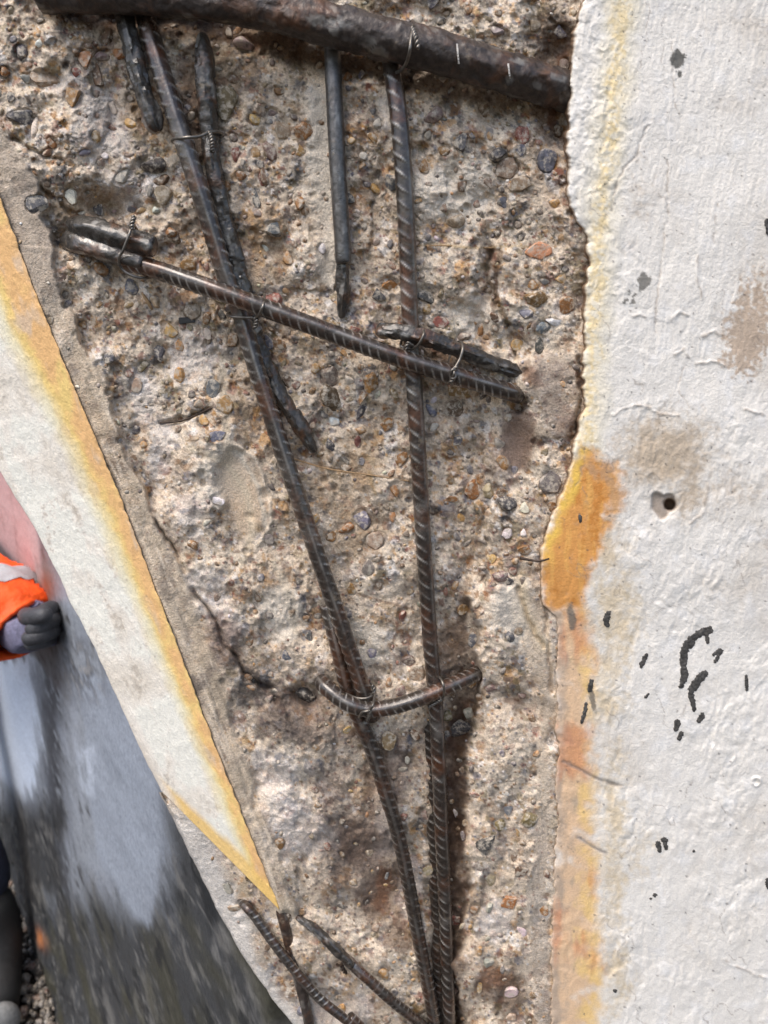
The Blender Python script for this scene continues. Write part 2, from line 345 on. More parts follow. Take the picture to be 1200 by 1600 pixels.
    a1 = facet(jx, jy * 0.9, 58, 3, 1, 1.6); a2 = facet(jx, jy, 33, 4, -1, 1.5); a3 = facet(kx, ky * 0.85, 19, 5, 1, 1.5); a4 = facet(kx, ky, 11, 6, -1, 1.4); a5 = facet(kx, ky, 6.5, 7, 1, 1.2)
    smear = 0.85 * sst(0.02, 0.4, fbm(X, Y, 100, 4, 93) + 0.27 * sst(620, 900, Y) - 0.04); FAC['smear'] = smear; ks = 1.12 - 0.6 * smear
    n += 8.0 * (a1[0] - 0.3) + (3.0 * (a2[0] + 0.3) + 1.7 * (a3[0] - 0.3) + 0.8 * (a4[0] + 0.3) + 0.36 * (a5[0] - 0.3)) * ks
    dirn = 0.9 * fbm(X, Y, 240, 2, 94); cu = X * np.cos(1.2 + dirn) + Y * np.sin(1.2 + dirn); cv = -X * np.sin(1.2 + dirn) + Y * np.cos(1.2 + dirn)
    FAC['stri'] = fbm(cu * 0.16, cv, 9, 3, 95); n += smear * 0.7 * FAC['stri']
    FAC.update(a1=a1, a2=a2, a3=a3, a4=a4, a5=a5)
    sd_ = np.maximum(stri, 0.9 * sst(0, 40, polysd(fx, fy, [(300, 780), (420, 860), (520, 1060), (560, 1180), (600, 1420), (480, 1420), (330, 1050), (230, 820)]))); FAC['sd'] = sd_
    su = X * 0.72 + Y * 0.69; sv = (Y * 0.72 - X * 0.69); sw = 8 * fbm(X, Y, 36, 3, 96)
    FAC['sdn'] = fbm(su * 0.22, sv + sw, 11, 4, 87, 0.6, True); n += sd_ * (1.5 * FAC['sdn'] + 2.0 * (facet(su * 0.3, sv + sw, 17, 12, 1, 1.8)[0] - 0.3))
    # deep pock marks
    f1, f2, c1, c2, c3 = worley(X, Y, 26, 8); n -= 2.2 * (1 - sst(0.10, 0.30, f1 + .1 * fbm(X, Y, 9, 2, 90))) * (c1 > 0.84)
    h += rough * n + 0.12 * fbm(X, Y, 9, 3, 52)
    return h, rough, plate, scar, slot, imp, sm, sm2, sm3, stri
H, ROUGH, PLATE, SCAR, SLOT, IMP, SM, SM2, SM3, STRI = core_height(X, Y)
# left of the arris the pier turns away; beside the paint it must stay below the coat
AX = arris(Y) - X
SIDE = sst(-4, 10, AX)
low = sst(1225, 1300, Y)
hs = 5 - 0.2 * AX
H = H * (1 - SIDE) + SIDE * (hs - 2.5 + np.where(Y > 1225, 0.5 * np.clip(H - 6.2 * PLATE, -5, 4), 0) - 3 * (1 - low))
band_hidden = (AX > 3) & (Y < 1240)
EXR = edge(Y)
H = np.where(X > EXR - 2, np.minimum(H, np.interp(Y, [900, 980], [2.0, 5.0])), H)
H = np.where((X > EXR - 26) & (Y > 960), np.minimum(H, 6.0), H)

def gi(px, py):
    c = int(np.searchsorted(xs, px)); r = int(np.searchsorted(ys, py)); return r, c
# ------------------------------------------------------------------ stones bedded in the core
PAL = {'amber': (134, 90, 42), 'honey': (180, 136, 80), 'flint': (60, 62, 70), 'slate': (94, 99, 112), 'black': (48, 48, 50), 'red': (118, 62, 50), 'cream': (212, 200, 182), 'white': (226, 222, 216),
       'tan': (150, 128, 104), 'mauve': (128, 108, 100), 'brown': (96, 68, 46), 'grey': (140, 134, 126), 'coral': (208, 138, 100), 'olive': (112, 98, 62)}
KEYS = ['amber', 'honey', 'flint', 'slate', 'red', 'cream', 'tan', 'mauve', 'brown', 'grey', 'white', 'black', 'olive']
PROB = np.array([.15, .10, .09, .08, .05, .07, .13, .10, .10, .07, .02, .02, .02]); PROB = PROB / PROB.sum()
named = [(238, 259, 21, 13, 8, 'black'), (252, 281, 12, 8, -20, 'brown'), (55, 320, 17, 15, 10, 'flint'), (66, 312, 8, 9, 0, 'flint'), (53, 201, 6, 18, 18, 'cream'), (150, 213, 8, 8, 0, 'honey'), (113, 306, 9, 14, -15, 'cream'),
         (153, 120, 10, 19, 0, 'brown'), (32, 183, 19, 11, -8, 'flint'), (33, 82, 10, 14, 0, 'flint'), (162, 88, 12, 9, 0, 'mauve'), (186, 83, 10, 9, 0, 'amber'), (44, 103, 8, 6, 0, 'amber'), (70, 125, 26, 12, 8, 'tan'),
         (168, 57, 9, 12, 20, 'brown'), (192, 277, 14, 9, -35, 'grey'), (357, 160, 20, 28, 10, 'olive'), (368, 243, 7, 12, 0, 'red'), (413, 276, 7, 14, -10, 'brown'), (401, 313, 8, 17, -12, 'flint'), (428, 358, 15, 10, 12, 'slate'),
         (424, 237, 10, 17, -15, 'mauve'), (400, 238, 9, 7, -30, 'honey'), (440, 205, 12, 16, -15, 'tan'), (475, 205, 13, 13, 0, 'amber'), (470, 236, 7, 11, 15, 'honey'), (434, 143, 9, 7, 10, 'amber'), (425, 176, 8, 7, 0, 'mauve'), (460, 183, 6, 6, 0, 'flint'),
         (409, 282, 6, 12, -10, 'red'), (378, 275, 9, 8, 20, 'amber'), (468, 316, 7, 11, 0, 'amber'), (590, 193, 8, 8, 0, 'cream'), (582, 214, 9, 10, 10, 'amber'), (720, 224, 13, 13, 30, 'flint'), (694, 235, 9, 8, 0, 'amber'), (775, 243, 15, 11, -12, 'flint'),
         (775, 199, 0, 0, 0, ''), (663, 262, 10, 11, 0, 'amber'), (793, 262, 20, 14, 0, 'tan'), (857, 248, 16, 18, 0, 'slate'), (867, 318, 8, 7, 0, 'honey'), (842, 389, 20, 17, 20, 'coral'), (694, 325, 7, 7, 0, 'brown'), (675, 182, 14, 13, 0, 'mauve'), (757, 173, 9, 12, 0, 'brown'),
         (838, 467, 16, 12, 5, 'amber'), (833, 446, 11, 8, -15, 'amber'), (876, 436, 9, 7, -10, 'honey'), (852, 440, 9, 5, 25, 'slate'), (866, 504, 13, 6, 15, 'white'), (842, 540, 8, 15, 10, 'black'), (822, 489, 10, 8, 0, 'slate'), (809, 537, 10, 9, 0, 'honey'), (810, 428, 0, 0, 0, ''),
         (663, 462, 15, 13, -10, 'black'), (688, 459, 5, 9, 0, 'olive'), (691, 503, 13, 9, 15, 'red'), (727, 525, 11, 8, 0, 'mauve'), (668, 483, 8, 8, 0, 'honey'), (516, 517, 0, 0, 0, ''), (555, 515, 11, 7, 15, 'red'), (580, 598, 10, 15, 10, 'amber'), (585, 585, 6, 8, 0, 'flint'), (515, 590, 14, 17, 10, 'mauve'),
         (710, 638, 17, 12, -6, 'brown'), (720, 612, 18, 12, 10, 'amber'), (606, 662, 10, 12, -30, 'amber'), (565, 640, 6, 17, 25, 'flint'), (716, 688, 7, 11, 0, 'flint'), (673, 640, 7, 11, -35, 'slate'), (560, 690, 6, 10, 0, 'red'), (566, 720, 5, 6, 0, 'slate'), (540, 719, 7, 6, 0, 'black'), (541, 730, 8, 6, 0, 'brown'),
         (617, 765, 8, 11, 15, 'amber'), (737, 765, 13, 15, 20, 'amber'), (706, 779, 11, 6, 5, 'amber'), (795, 786, 16, 12, -15, 'flint'), (785, 770, 9, 8, 0, 'brown'), (820, 795, 10, 8, 0, 'cream'), (793, 833, 9, 7, 10, 'white'), (818, 833, 6, 6, 0, 'white'), (820, 858, 12, 9, 25, 'amber'), (768, 872, 7, 8, 0, 'honey'), (780, 900, 12, 10, 30, 'mauve'), (795, 908, 7, 8, 0, 'flint'),
         (493, 812, 7, 10, 20, 'honey'), (540, 826, 14, 8, -10, 'amber'), (566, 812, 11, 14, -20, 'slate'), (613, 806, 6, 9, 20, 'honey'), (720, 809, 7, 8, 0, 'honey'), (574, 888, 11, 13, 10, 'mauve'), (483, 995, 8, 7, 10, 'flint'), (546, 958, 6, 7, 0, 'slate'), (406, 903, 7, 7, 0, 'slate'), (422, 962, 7, 6, 10, 'flint'), (467, 907, 6, 7, 0, 'flint'), (725, 952, 8, 9, 30, 'amber'), (740, 998, 7, 11, 10, 'slate'),
         (480, 1085, 17, 12, 20, 'black'), (610, 1155, 12, 13, 0, 'olive'), (649, 1148, 7, 11, -20, 'brown'), (607, 1067, 5, 8, 0, 'honey'), (544, 1139, 6, 10, 30, 'honey'), (493, 1168, 6, 6, 0, 'amber'), (700, 1118, 10, 9, 0, 'olive'), (742, 1242, 8, 5, 20, 'red'), (803, 1340, 6, 7, 0, 'brown'), (815, 1362, 14, 8, -40, 'brown'), (797, 1409, 10, 15, 25, 'amber'), (780, 1290, 9, 10, 0, 'olive'), (748, 1352, 12, 10, 0, 'mauve'), (790, 1240, 6, 4, 0, 'white'),
         (292, 500, 0, 0, 0, ''), (267, 517, 12, 12, 20, 'honey'), (280, 540, 7, 10, 0, 'honey'), (280, 585, 9, 10, -10, 'honey'), (335, 605, 11, 14, 0, 'slate'), (336, 608, 0, 0, 0, ''), (250, 553, 9, 14, -20, 'flint'), (319, 657, 10, 9, -10, 'honey'), (340, 680, 16, 8, -20, 'slate'), (325, 520, 6, 10, -15, 'cream'), (213, 600, 9, 15, 0, 'tan'), (170, 560, 8, 8, 20, 'flint'),
         (420, 470, 19, 15, -15, 'red'), (450, 405, 10, 10, 0, 'honey'), (345, 468, 12, 8, 0, 'olive'), (347, 492, 8, 8, 0, 'black'), (365, 530, 8, 16, 5, 'amber'), (160, 420, 12, 11, 10, 'honey'), (270, 363, 9, 10, 0, 'amber'), (245, 328, 6, 7, 0, 'white'), (258, 305, 14, 16, 10, 'tan'), (275, 370, 8, 10, 0, 'brown'), (690, 32, 8, 8, 0, 'flint'), (655, 30, 8, 7, 0, 'cream'), (875, 50, 12, 10, 30, 'flint'), (835, 40, 9, 12, 0, 'tan'), (840, 80, 0, 0, 0, '')]
stones = []          # x, y, a, b, ang, key, named
for s in named:
    if s[5]: stones.append([s[0], s[1], s[2] * 1.08, s[3] * 1.08, s[4], s[5], True])
cell = {}
def can_place(x, y, r):
    k = (int(x // 50), int(y // 50))
    for i in (-1, 0, 1):
        for j in (-1, 0, 1):
            for (u, v, q) in cell.get((k[0] + i, k[1] + j), ()):
                if (u - x) ** 2 + (v - y) ** 2 < (0.92 * (q + r)) ** 2: return False
    return True
def put(x, y, r): cell.setdefault((int(x // 50), int(y // 50)), []).append((x, y, r))
for s in stones: put(s[0], s[1], math.sqrt(s[2] * s[3]))
for (rmin, rmax, tries) in [(14, 20, 22), (9, 15, 170), (6.5, 10, 420), (4.4, 7, 1350), (2.6, 4.6, 2800)]:
    for _ in range(tries):
        x = random.uniform(-20, 912); y = random.uniform(-50, 1650); r = random.uniform(rmin, rmax)
        e = float(np.interp(y, EDGE[:, 1], EDGE[:, 0]))
        if x > e - r - 4: continue
        a = float(arris(y))
        if x < a + 4 and (y < 1290 or x < float(outer(y)) + 16 or x - float(outer(y)) < (r + 4)): continue
        rr_, cc_ = gi(x, y)
        dens = 1.0 - 0.4 * FAC['smear'][rr_, cc_] - 0.85 * max(SCAR[rr_, cc_], SLOT[rr_, cc_], SM[rr_, cc_], 0.75 * SM2[rr_, cc_], 0.8 * SM3[rr_, cc_], 0.7 * IMP[rr_, cc_]) - 0.75 * PLATE[rr_, cc_] - 0.45 * STRI[rr_, cc_]
        if 230 < x < 480 and 640 < y < 1300: dens *= 0.35
        if y > 800: dens *= 0.75
        if random.random() > dens or not can_place(x, y, r): continue
        put(x, y, r); asp = random.uniform(1.0, 1.65) ** 0.5
        stones.append([x, y, r * asp, r / asp, random.uniform(0, 180), str(rng.choice(KEYS, p=PROB)), False])
stones.sort(key=lambda s: (not s[6], -s[2] * s[3]))
Hs = H.copy()
for k in range(3):      # a smoothed surface to seat the stones on
    Hs[1:-1, 1:-1] = (Hs[1:-1, 1:-1] * 2 + Hs[:-2, 1:-1] + Hs[2:, 1:-1] + Hs[1:-1, :-2] + Hs[1:-1, 2:]) / 6
seat = []
for (x, y, a, b, ang, key, nm) in stones:
    r, c = gi(x, y); r = min(max(r, 2), len(ys) - 3); c = min(max(c, 2), len(xs) - 3)
    mm = 0.37 * min(a, b); flat = PLATE[r, c]
    hc = Hs[r, c]; q0 = 1.7 * max(a, b); n = int(q0 / STEP) + 1
    r0, r1, c0, c1 = max(r - n, 0), min(r + n + 1, len(ys)), max(c - n, 0), min(c + n + 1, len(xs))
    xx = X[r0:r1, c0:c1] - x; yy = Y[r0:r1, c0:c1] - y; ca, sa = math.cos(R(ang)), math.sin(R(ang))
    q = np.hypot((xx * ca + yy * sa) / a, (-xx * sa + yy * ca) / b)
    hh = H[r0:r1, c0:c1]; k = 1 - 0.85 * flat
    lvl = sst(1.5, 1.0, q) if False else 1 - sst(0.95, 1.5, q)
    hh = hh * (1 - 0.6 * lvl) + (hc - 0.1 * mm * k) * 0.6 * lvl           # mortar levelled round the stone
    hh = hh - k * min(0.22 * mm, 0.8) * np.exp(-((q - 1.02) / 0.13) ** 2) # open joint
    hh = np.where(q < 0.9, np.minimum(hh, hc - 0.25 * mm), hh)
    H[r0:r1, c0:c1] = hh
    socket = (not nm) and random.random() < 0.17 and flat < 0.3
    if socket:                                                           # the stone has dropped out: a smooth cup
        H[r0:r1, c0:c1] = np.where(q < 1.0, hc - 0.85 * mm * np.sqrt(np.clip(1 - q * q, 0, 1)), hh)
    seat.append((hc, flat, socket))

# fine sand grains standing in the mortar
g1, g2, gc1, gc2, gc3 = worley(X, Y, 6.5, 20)
grain = (1 - sst(0.22, 0.42, g1)) * (gc1 > 0.45)
H += 0.45 * grain * ROUGH * (1 - PLATE)

# ------------------------------------------------------------------ colour of the core (its own colour, dirt and stains, plus painted shade in the groove)
n1 = fbm(X, Y, 160, 4, 101); n2 = fbm(X, Y, 40, 4, 105); n3 = fbm(X, Y, 12, 3, 109); wX = X + 26 * fbm(X, Y, 60, 4, 121); wY = Y + 26 * fbm(X, Y, 60, 4, 125)
C = np.zeros(X.shape + (3,)) + L3(206, 190, 168)
C = mixc(C, L3(224, 210, 188), sst(-0.05, 0.5, n1 + 0.5 * n2)); C = mixc(C, L3(166, 143, 118), sst(0.05, 0.6, -n1 + 0.7 * n2))
C = mixc(C, L3(222, 213, 200), 0.7 * sst(0.2, 0.55, n3 + 0.4 * n2)); C = mixc(C, L3(128, 108, 88), 0.6 * sst(0.2, 0.6, -n3 + 0.3 * n1))
C = C * (1 + 0.30 * (FAC['a3'][2] - 0.5) * ROUGH + 0.24 * (FAC['a4'][2] - 0.5) * ROUGH + 0.26 * (FAC['a2'][3] - 0.5) * ROUGH)[..., None]
C = C * (1 + 0.22 * FAC['sd'] * FAC['sdn'])[..., None]
C = mixc(C, L3(206, 190, 168), 0.45 * FAC['smear']); C = C * (1 + 0.25 * FAC['smear'] * FAC['stri'])[..., None]
pal_ = np.array([L3(*PAL[k]) for k in KEYS])
for fk, frac, amt in (('a3', 0.30, 0.62), ('a4', 0.30, 0.62), ('a5', 0.34, 0.6)):     # flush broken aggregate
    F_ = FAC[fk]; m_ = (F_[4] < frac) * sst(0.02, 0.10, F_[1]) * amt * (0.25 + 0.75 * ROUGH) * (1 - 0.6 * FAC['smear']) * sst(-0.45, 0.05, fbm(X, Y, 14, 3, 117) + 0.1)
    C = C * (1 - m_[..., None]) + pal_[(F_[3] * len(KEYS)).astype(int) % len(KEYS)] * m_[..., None]
gcol = np.array([L3(*PAL[k]) for k in KEYS])[(gc2 * len(KEYS)).astype(int) % len(KEYS)]
C = C * (1 - 0.7 * (grain * (gc3 > 0.35))[..., None]) + gcol * 0.7 * (grain * (gc3 > 0.35))[..., None]
def stain(col, amt, items, lo=0.35, hi=0.75):
    global C
    m = np.zeros(X.shape)
    for it in items: m = np.maximum(m, blob(wX, wY, *it))
    C = mixc(C, L3(*col), amt * sst(lo, hi, m + 0.22 * n2 + 0.2 * n3))
stain((224, 217, 210), 0.42, [(160, 200, 60, 70, 0), (200, 290, 60, 40, 0), (110, 130, 40, 30, 0), (330, 930, 40, 70, -35), (360, 985, 30, 30, 0), (430, 1215, 40, 60, -20), (450, 1290, 60, 70, 0), (490, 1310, 60, 40, 0), (520, 1585, 70, 40, 0), (225, 620, 30, 60, 0), (250, 700, 30, 60, 0), (300, 560, 40, 50, 0), (600, 1300, 24, 60, 0), (640, 1380, 20, 50, 0), (770, 1440, 30, 40, 0), (880, 480, 20, 30, 0), (300, 800, 50, 40, 0)])
stain((232, 222, 204), 0.7, [(740, 490, 50, 50, 0), (500, 230, 30, 120, 0), (520, 400, 25, 60, 0), (700, 300, 90, 60, 0), (560, 1010, 60, 40, 0), (350, 740, 60, 60, 0), (800, 960, 40, 60, 0), (610, 180, 20, 60, 0), (440, 960, 40, 50, 0)])
stain((150, 128, 100), 0.55, [(520, 760, 60, 60, 0), (560, 830, 60, 60, 0), (420, 380, 40, 80, 0), (130, 330, 80, 40, 0), (230, 180, 60, 40, 0), (330, 130, 60, 60, 0), (570, 700, 40, 60, 0)])
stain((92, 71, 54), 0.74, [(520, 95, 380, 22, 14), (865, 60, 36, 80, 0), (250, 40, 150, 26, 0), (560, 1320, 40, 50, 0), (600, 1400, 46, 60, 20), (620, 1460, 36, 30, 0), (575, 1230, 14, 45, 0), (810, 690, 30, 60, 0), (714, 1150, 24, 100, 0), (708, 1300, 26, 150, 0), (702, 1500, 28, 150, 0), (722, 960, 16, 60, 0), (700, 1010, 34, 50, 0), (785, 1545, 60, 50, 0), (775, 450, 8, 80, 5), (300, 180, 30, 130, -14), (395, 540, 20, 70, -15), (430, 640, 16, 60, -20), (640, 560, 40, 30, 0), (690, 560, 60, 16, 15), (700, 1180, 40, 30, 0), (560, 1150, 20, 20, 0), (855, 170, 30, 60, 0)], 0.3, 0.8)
stain((132, 117, 106), 0.6, [(860, 600, 40, 60, 0), (880, 660, 30, 30, 0), (845, 575, 30, 30, 0), (790, 720, 30, 40, 0)])
stain((104, 88, 78), 0.7, [(470, 1120, 110, 60, 30), (560, 1330, 80, 120, 0), (520, 1230, 40, 60, 0), (350, 1010, 40, 70, -30), (620, 1200, 30, 80, 0)], 0.25, 0.85)
stain((62, 57, 55), 0.58, [(432, 1080, 60, 36, 25), (455, 1140, 46, 30, 10), (330, 1060, 16, 70, -20), (420, 1130, 40, 30, 0), (390, 1085, 30, 30, 0), (488, 1090, 20, 14, 0)], 0.4, 0.8)
stain((116, 74, 46), 0.5, [(600, 1390, 20, 40, 0), (770, 1530, 50, 24, 0), (835, 580, 20, 40, 0), (878, 110, 14, 60, 0), (870, 200, 12, 30, 0), (890, 340, 10, 30, 0), (770, 400, 8, 24, 0), (660, 1090, 20, 16, 0), (800, 1100, 20, 12, 0), (760, 1620, 40, 30, 0)], 0.4, 0.85)
strip = PLATE * (1 - 0.5 * sst(-0.1, 0.5, n2))
C = mixc(C, L3(192, 176, 152), 0.6 * strip); al_ = X * 0.38 + Y * 0.92; ac_ = X * 0.92 - Y * 0.38; lin_ = fbm(ac_, al_ * 0.08, 7, 3, 141); C = C * (1 + 0.35 * PLATE * lin_ + 0.25 * PLATE * n2)[..., None]; C = mixc(C, L3(122, 110, 98), 0.65 * PLATE * sst(0.05, 0.4, n2 + 0.5 * n1)); C = mixc(C, L3(222, 208, 186), 0.6 * PLATE * sst(0.25, 0.5, lin_ + 0.4 * n2)); C = mixc(C, L3(164, 152, 138), 0.6 * PLATE * (1 - sst(430, 520, Y)))
C = mixc(C, L3(110, 100, 92), 0.6 * PLATE * sst(0.1, 0.6, n1 + n2) * sst(980, 1040, Y) * (1 - sst(1150, 1220, Y)))
C = mixc(C, L3(206, 182, 152), 0.6 * SCAR); C = mixc(C, L3(222, 208, 186), 0.7 * FAC['ringr']); C = mixc(C, L3(122, 102, 88), 0.65 * SLOT); C = mixc(C, L3(186, 172, 152), 0.6 * SM); C = mixc(C, L3(168, 156, 142), 0.5 * SM2); C = mixc(C, L3(222, 212, 194), 0.5 * IMP)
C = mixc(C, L3(74, 55, 44), 0.68 * FAC['chan'] * sst(-0.6, 0.1, n2 + n3 + 0.2))  # rust stain in the groove, deepened with painted shade
C = np.maximum(C * np.array([1.13, 1.105, 1.10]), 0.01); C = C * np.minimum(1, 0.74 / C.max(-1))[..., None]
# trowel and grinder smears: long arcs
for pl, w, col in [([(300, 700), (350, 720), (385, 770), (395, 830), (375, 880)], 7, (214, 198, 172)), ([(315, 690), (370, 705), (408, 760), (412, 820)], 4, (226, 214, 194)), ([(650, 383), (720, 386), (830, 389)], 2.2, (196, 170, 130)), ([(440, 712), (520, 735), (600, 745), (645, 752)], 2.4, (142, 118, 92)), ([(575, 735), (585, 770)], 4, (168, 140, 100)), ([(345, 560), (352, 640), (360, 720)], 7, (196, 182, 160)), ([(380, 620), (385, 700)], 5, (172, 152, 126)), ([(560, 925), (600, 938), (645, 950)], 3, (122, 100, 82)), ([(810, 900), (822, 960), (850, 1010)], 9, (208, 190, 160)), ([(430, 880), (452, 930), (465, 990)], 7, (208, 194, 172))]:
    C = mixc(C, L3(*col), 0.75 * np.exp(-(segd(wX * .3 + X * .7, wY * .3 + Y * .7, pl) / w) ** 2))
# lower left flank: pale render skin along the outer arris
DO = X - outer(Y)
C = mixc(C, L3(214, 208, 200), 0.85 * SIDE * low * (1 - sst(26, 56, DO + 18 * n2 + 20 * sst(1420, 1500, Y))))
C = mixc(C, L3(120, 108, 96), 0.5 * SIDE * low * sst(0.0, 0.5, n2 + n1) * sst(30, 50, DO))

# wrap the flank: columns left of the outer arris fold back into the depth of the pier
Xw = X.copy(); Hm = H.copy()
ox = outer(Y) + 3 * fbm(Y, Y * 0, 30, 3, 131)
over = np.clip(ox - X, 0, None)
far_left = np.where(Y < 1236, np.maximum(arris(Y) - 44, ox), ox)
over = np.clip(far_left - X, 0, None)
Xw = np.maximum(X, far_left - 0.05 * over)
hedge = 5 - 0.2 * (arris(Y) - far_left)
Hm = np.where(over > 0, hedge - 3 - 2.5 * over, Hm)
keep = (over[:-1, :-1] < 46) & (over[1:, 1:] < 46) & (X[:-1, :-1] < EXR[:-1, :-1] + 26) & (Y[:-1, :-1] > -700)
P = W(Xw, Y, Hm / 1000)
pier = empty('concrete_pier', (0.05, D, 0.0))
tag(pier, 'broken-out concrete pier with exposed flint aggregate between two painted faces', 'pier')
def child(name, me, mat, parent):
    o = link(name, me, mat, parent); o.matrix_parent_inverse = parent.matrix_world.inverted() if False else Matrix.Translation(-Vector(parent.location)); return o
f = grid_faces(len(ys), len(xs), keep)
used = np.unique(f); remap = np.full(X.size, -1, np.int64); remap[used] = np.arange(len(used))
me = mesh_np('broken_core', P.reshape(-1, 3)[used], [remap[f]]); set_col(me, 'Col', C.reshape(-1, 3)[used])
core = child('broken_core', me, M['concrete'], pier); core['label'] = 'rough hacked concrete core full of flint pebbles'

# ------------------------------------------------------------------ pebble meshes
def ico(sub):
    bm = bmesh.new(); bmesh.ops.create_icosphere(bm, subdivisions=sub, radius=1.0); bm.verts.ensure_lookup_table()
    v = np.array([x.co[:] for x in bm.verts]); f = np.array([[q.index for q in p.verts] for p in bm.faces]); bm.free(); return v, f
ICO = {1: ico(1), 2: ico(2), 3: ico(3)}
def pebble_shape(sub, seed):
    r = np.random.default_rng(seed); v, f = ICO[sub]; v = v.copy()
    v *= 1 + 0.18 * np.sin(v @ r.normal(0, 1.8, 3) + r.random() * 6)[:, None] + 0.12 * np.sin(v @ r.normal(0, 3.2, 3) + r.random() * 6)[:, None]
    for n, k in ([(np.array([r.normal(0, .28), r.normal(0, .28), 1.0]), r.uniform(0.2, 0.6))] if r.random() < 0.8 else []) + [(np.array([math.cos(t), math.sin(t), r.uniform(-.1, .7)]), r.uniform(0.45, 0.85)) for t in r.random(r.integers(2, 5)) * 6.283]:
        n = n / np.linalg.norm(n); d = v @ n; v -= np.clip(d - k, 0, None)[:, None] * n * 0.95
    for _ in range(0):                                     # knapped faces
        n = r.normal(0, 1, 3); n[2] = abs(n[2]) * 0.9; n /= np.linalg.norm(n); k = r.uniform(0.5, 0.8); d = v @ n
        v -= np.clip(d - k, 0, None)[:, None] * n * 0.92
    return v, f
shapes = {(s, k): pebble_shape(s, 50 + k) for s in (1, 2, 3) for k in range(18)}
peb_me = {}
for (s, k), (v, fc) in shapes.items():
    if s == 1: continue
    m_ = mesh_np('pebble', v, [fc]); m_.materials.append(M['pebble']); m_.set_sharp_from_angle(angle=R(38)); peb_me[(s, k)] = m_
gV, gF, gC, off = [], [], [], 0
count = 0
for i, ((x, y, a, b, ang, key, nm), (hc, flat, socket)) in enumerate(zip(stones, seat)):
    if socket: continue
    ca, sa = math.cos(R(ang)), math.sin(R(ang)); h0 = hc / 1000; mm = 0.37 * min(a, b) / 1000
    c0 = W(x, y, h0); e1 = W(x + a * ca, y + a * sa, h0) - c0; e2 = W(x - b * sa, y + b * ca, h0) - c0
    depth = mm * random.uniform(0.55, 0.85) * (1 - 0.6 * flat); e3 = np.array([0, -1, 0]) * depth
    tilt = np.array([random.uniform(-.25, .25), 0, random.uniform(-.25, .25)]) * (1 - flat); e3 = e3 + tilt * depth
    ctr = W(x, y, h0 + depth * random.uniform(-0.42, 0.02) - (0.00045 if False else 0.0)) if flat < 0.4 else W(x, y, h0 + 0.0004 - depth * 0.85)
    col = np.clip(L3(*PAL[key]) * rng.uniform(0.7, 1.35) * (1 + rng.normal(0, 0.06, 3)) * (1 - 0.22 * (a * b < 60) - 0.12) + (0.22 * (a * b < 60) + 0.12) * L3(166, 148, 126), 0.01, 0.85)
    k = random.randrange(18)
    if count < 300:
        sub = 3 if a * b > 170 else 2
        o = bpy.data.objects.new('pebble', peb_me[(sub, k)]); COL.objects.link(o); o.parent = core
        Mx = Matrix(((e1[0], e2[0], e3[0], ctr[0]), (e1[1], e2[1], e3[1], ctr[1]), (e1[2], e2[2], e3[2], ctr[2]), (0, 0, 0, 1)))
        o.matrix_parent_inverse = Matrix.Identity(4); o.matrix_basis = Mx
        o.color = (*col, 1); count += 1
    else:
        s = 2 if a * b > 30 else 1
        v, fc = shapes[(s, k)]; gV.append(ctr + v[:, :1] * e1 + v[:, 1:2] * e2 + v[:, 2:] * e3); gF.append(fc + off); off += len(v); gC.append(np.repeat(col[None], len(v), 0))
me = mesh_np('small_pebbles', np.concatenate(gV), [np.concatenate(gF)]); set_col(me, 'Col', np.concatenate(gC))
o = link('small_pebbles', me, M['grit'], core); o['kind'] = 'stuff'; o.matrix_parent_inverse = Matrix.Identity(4)

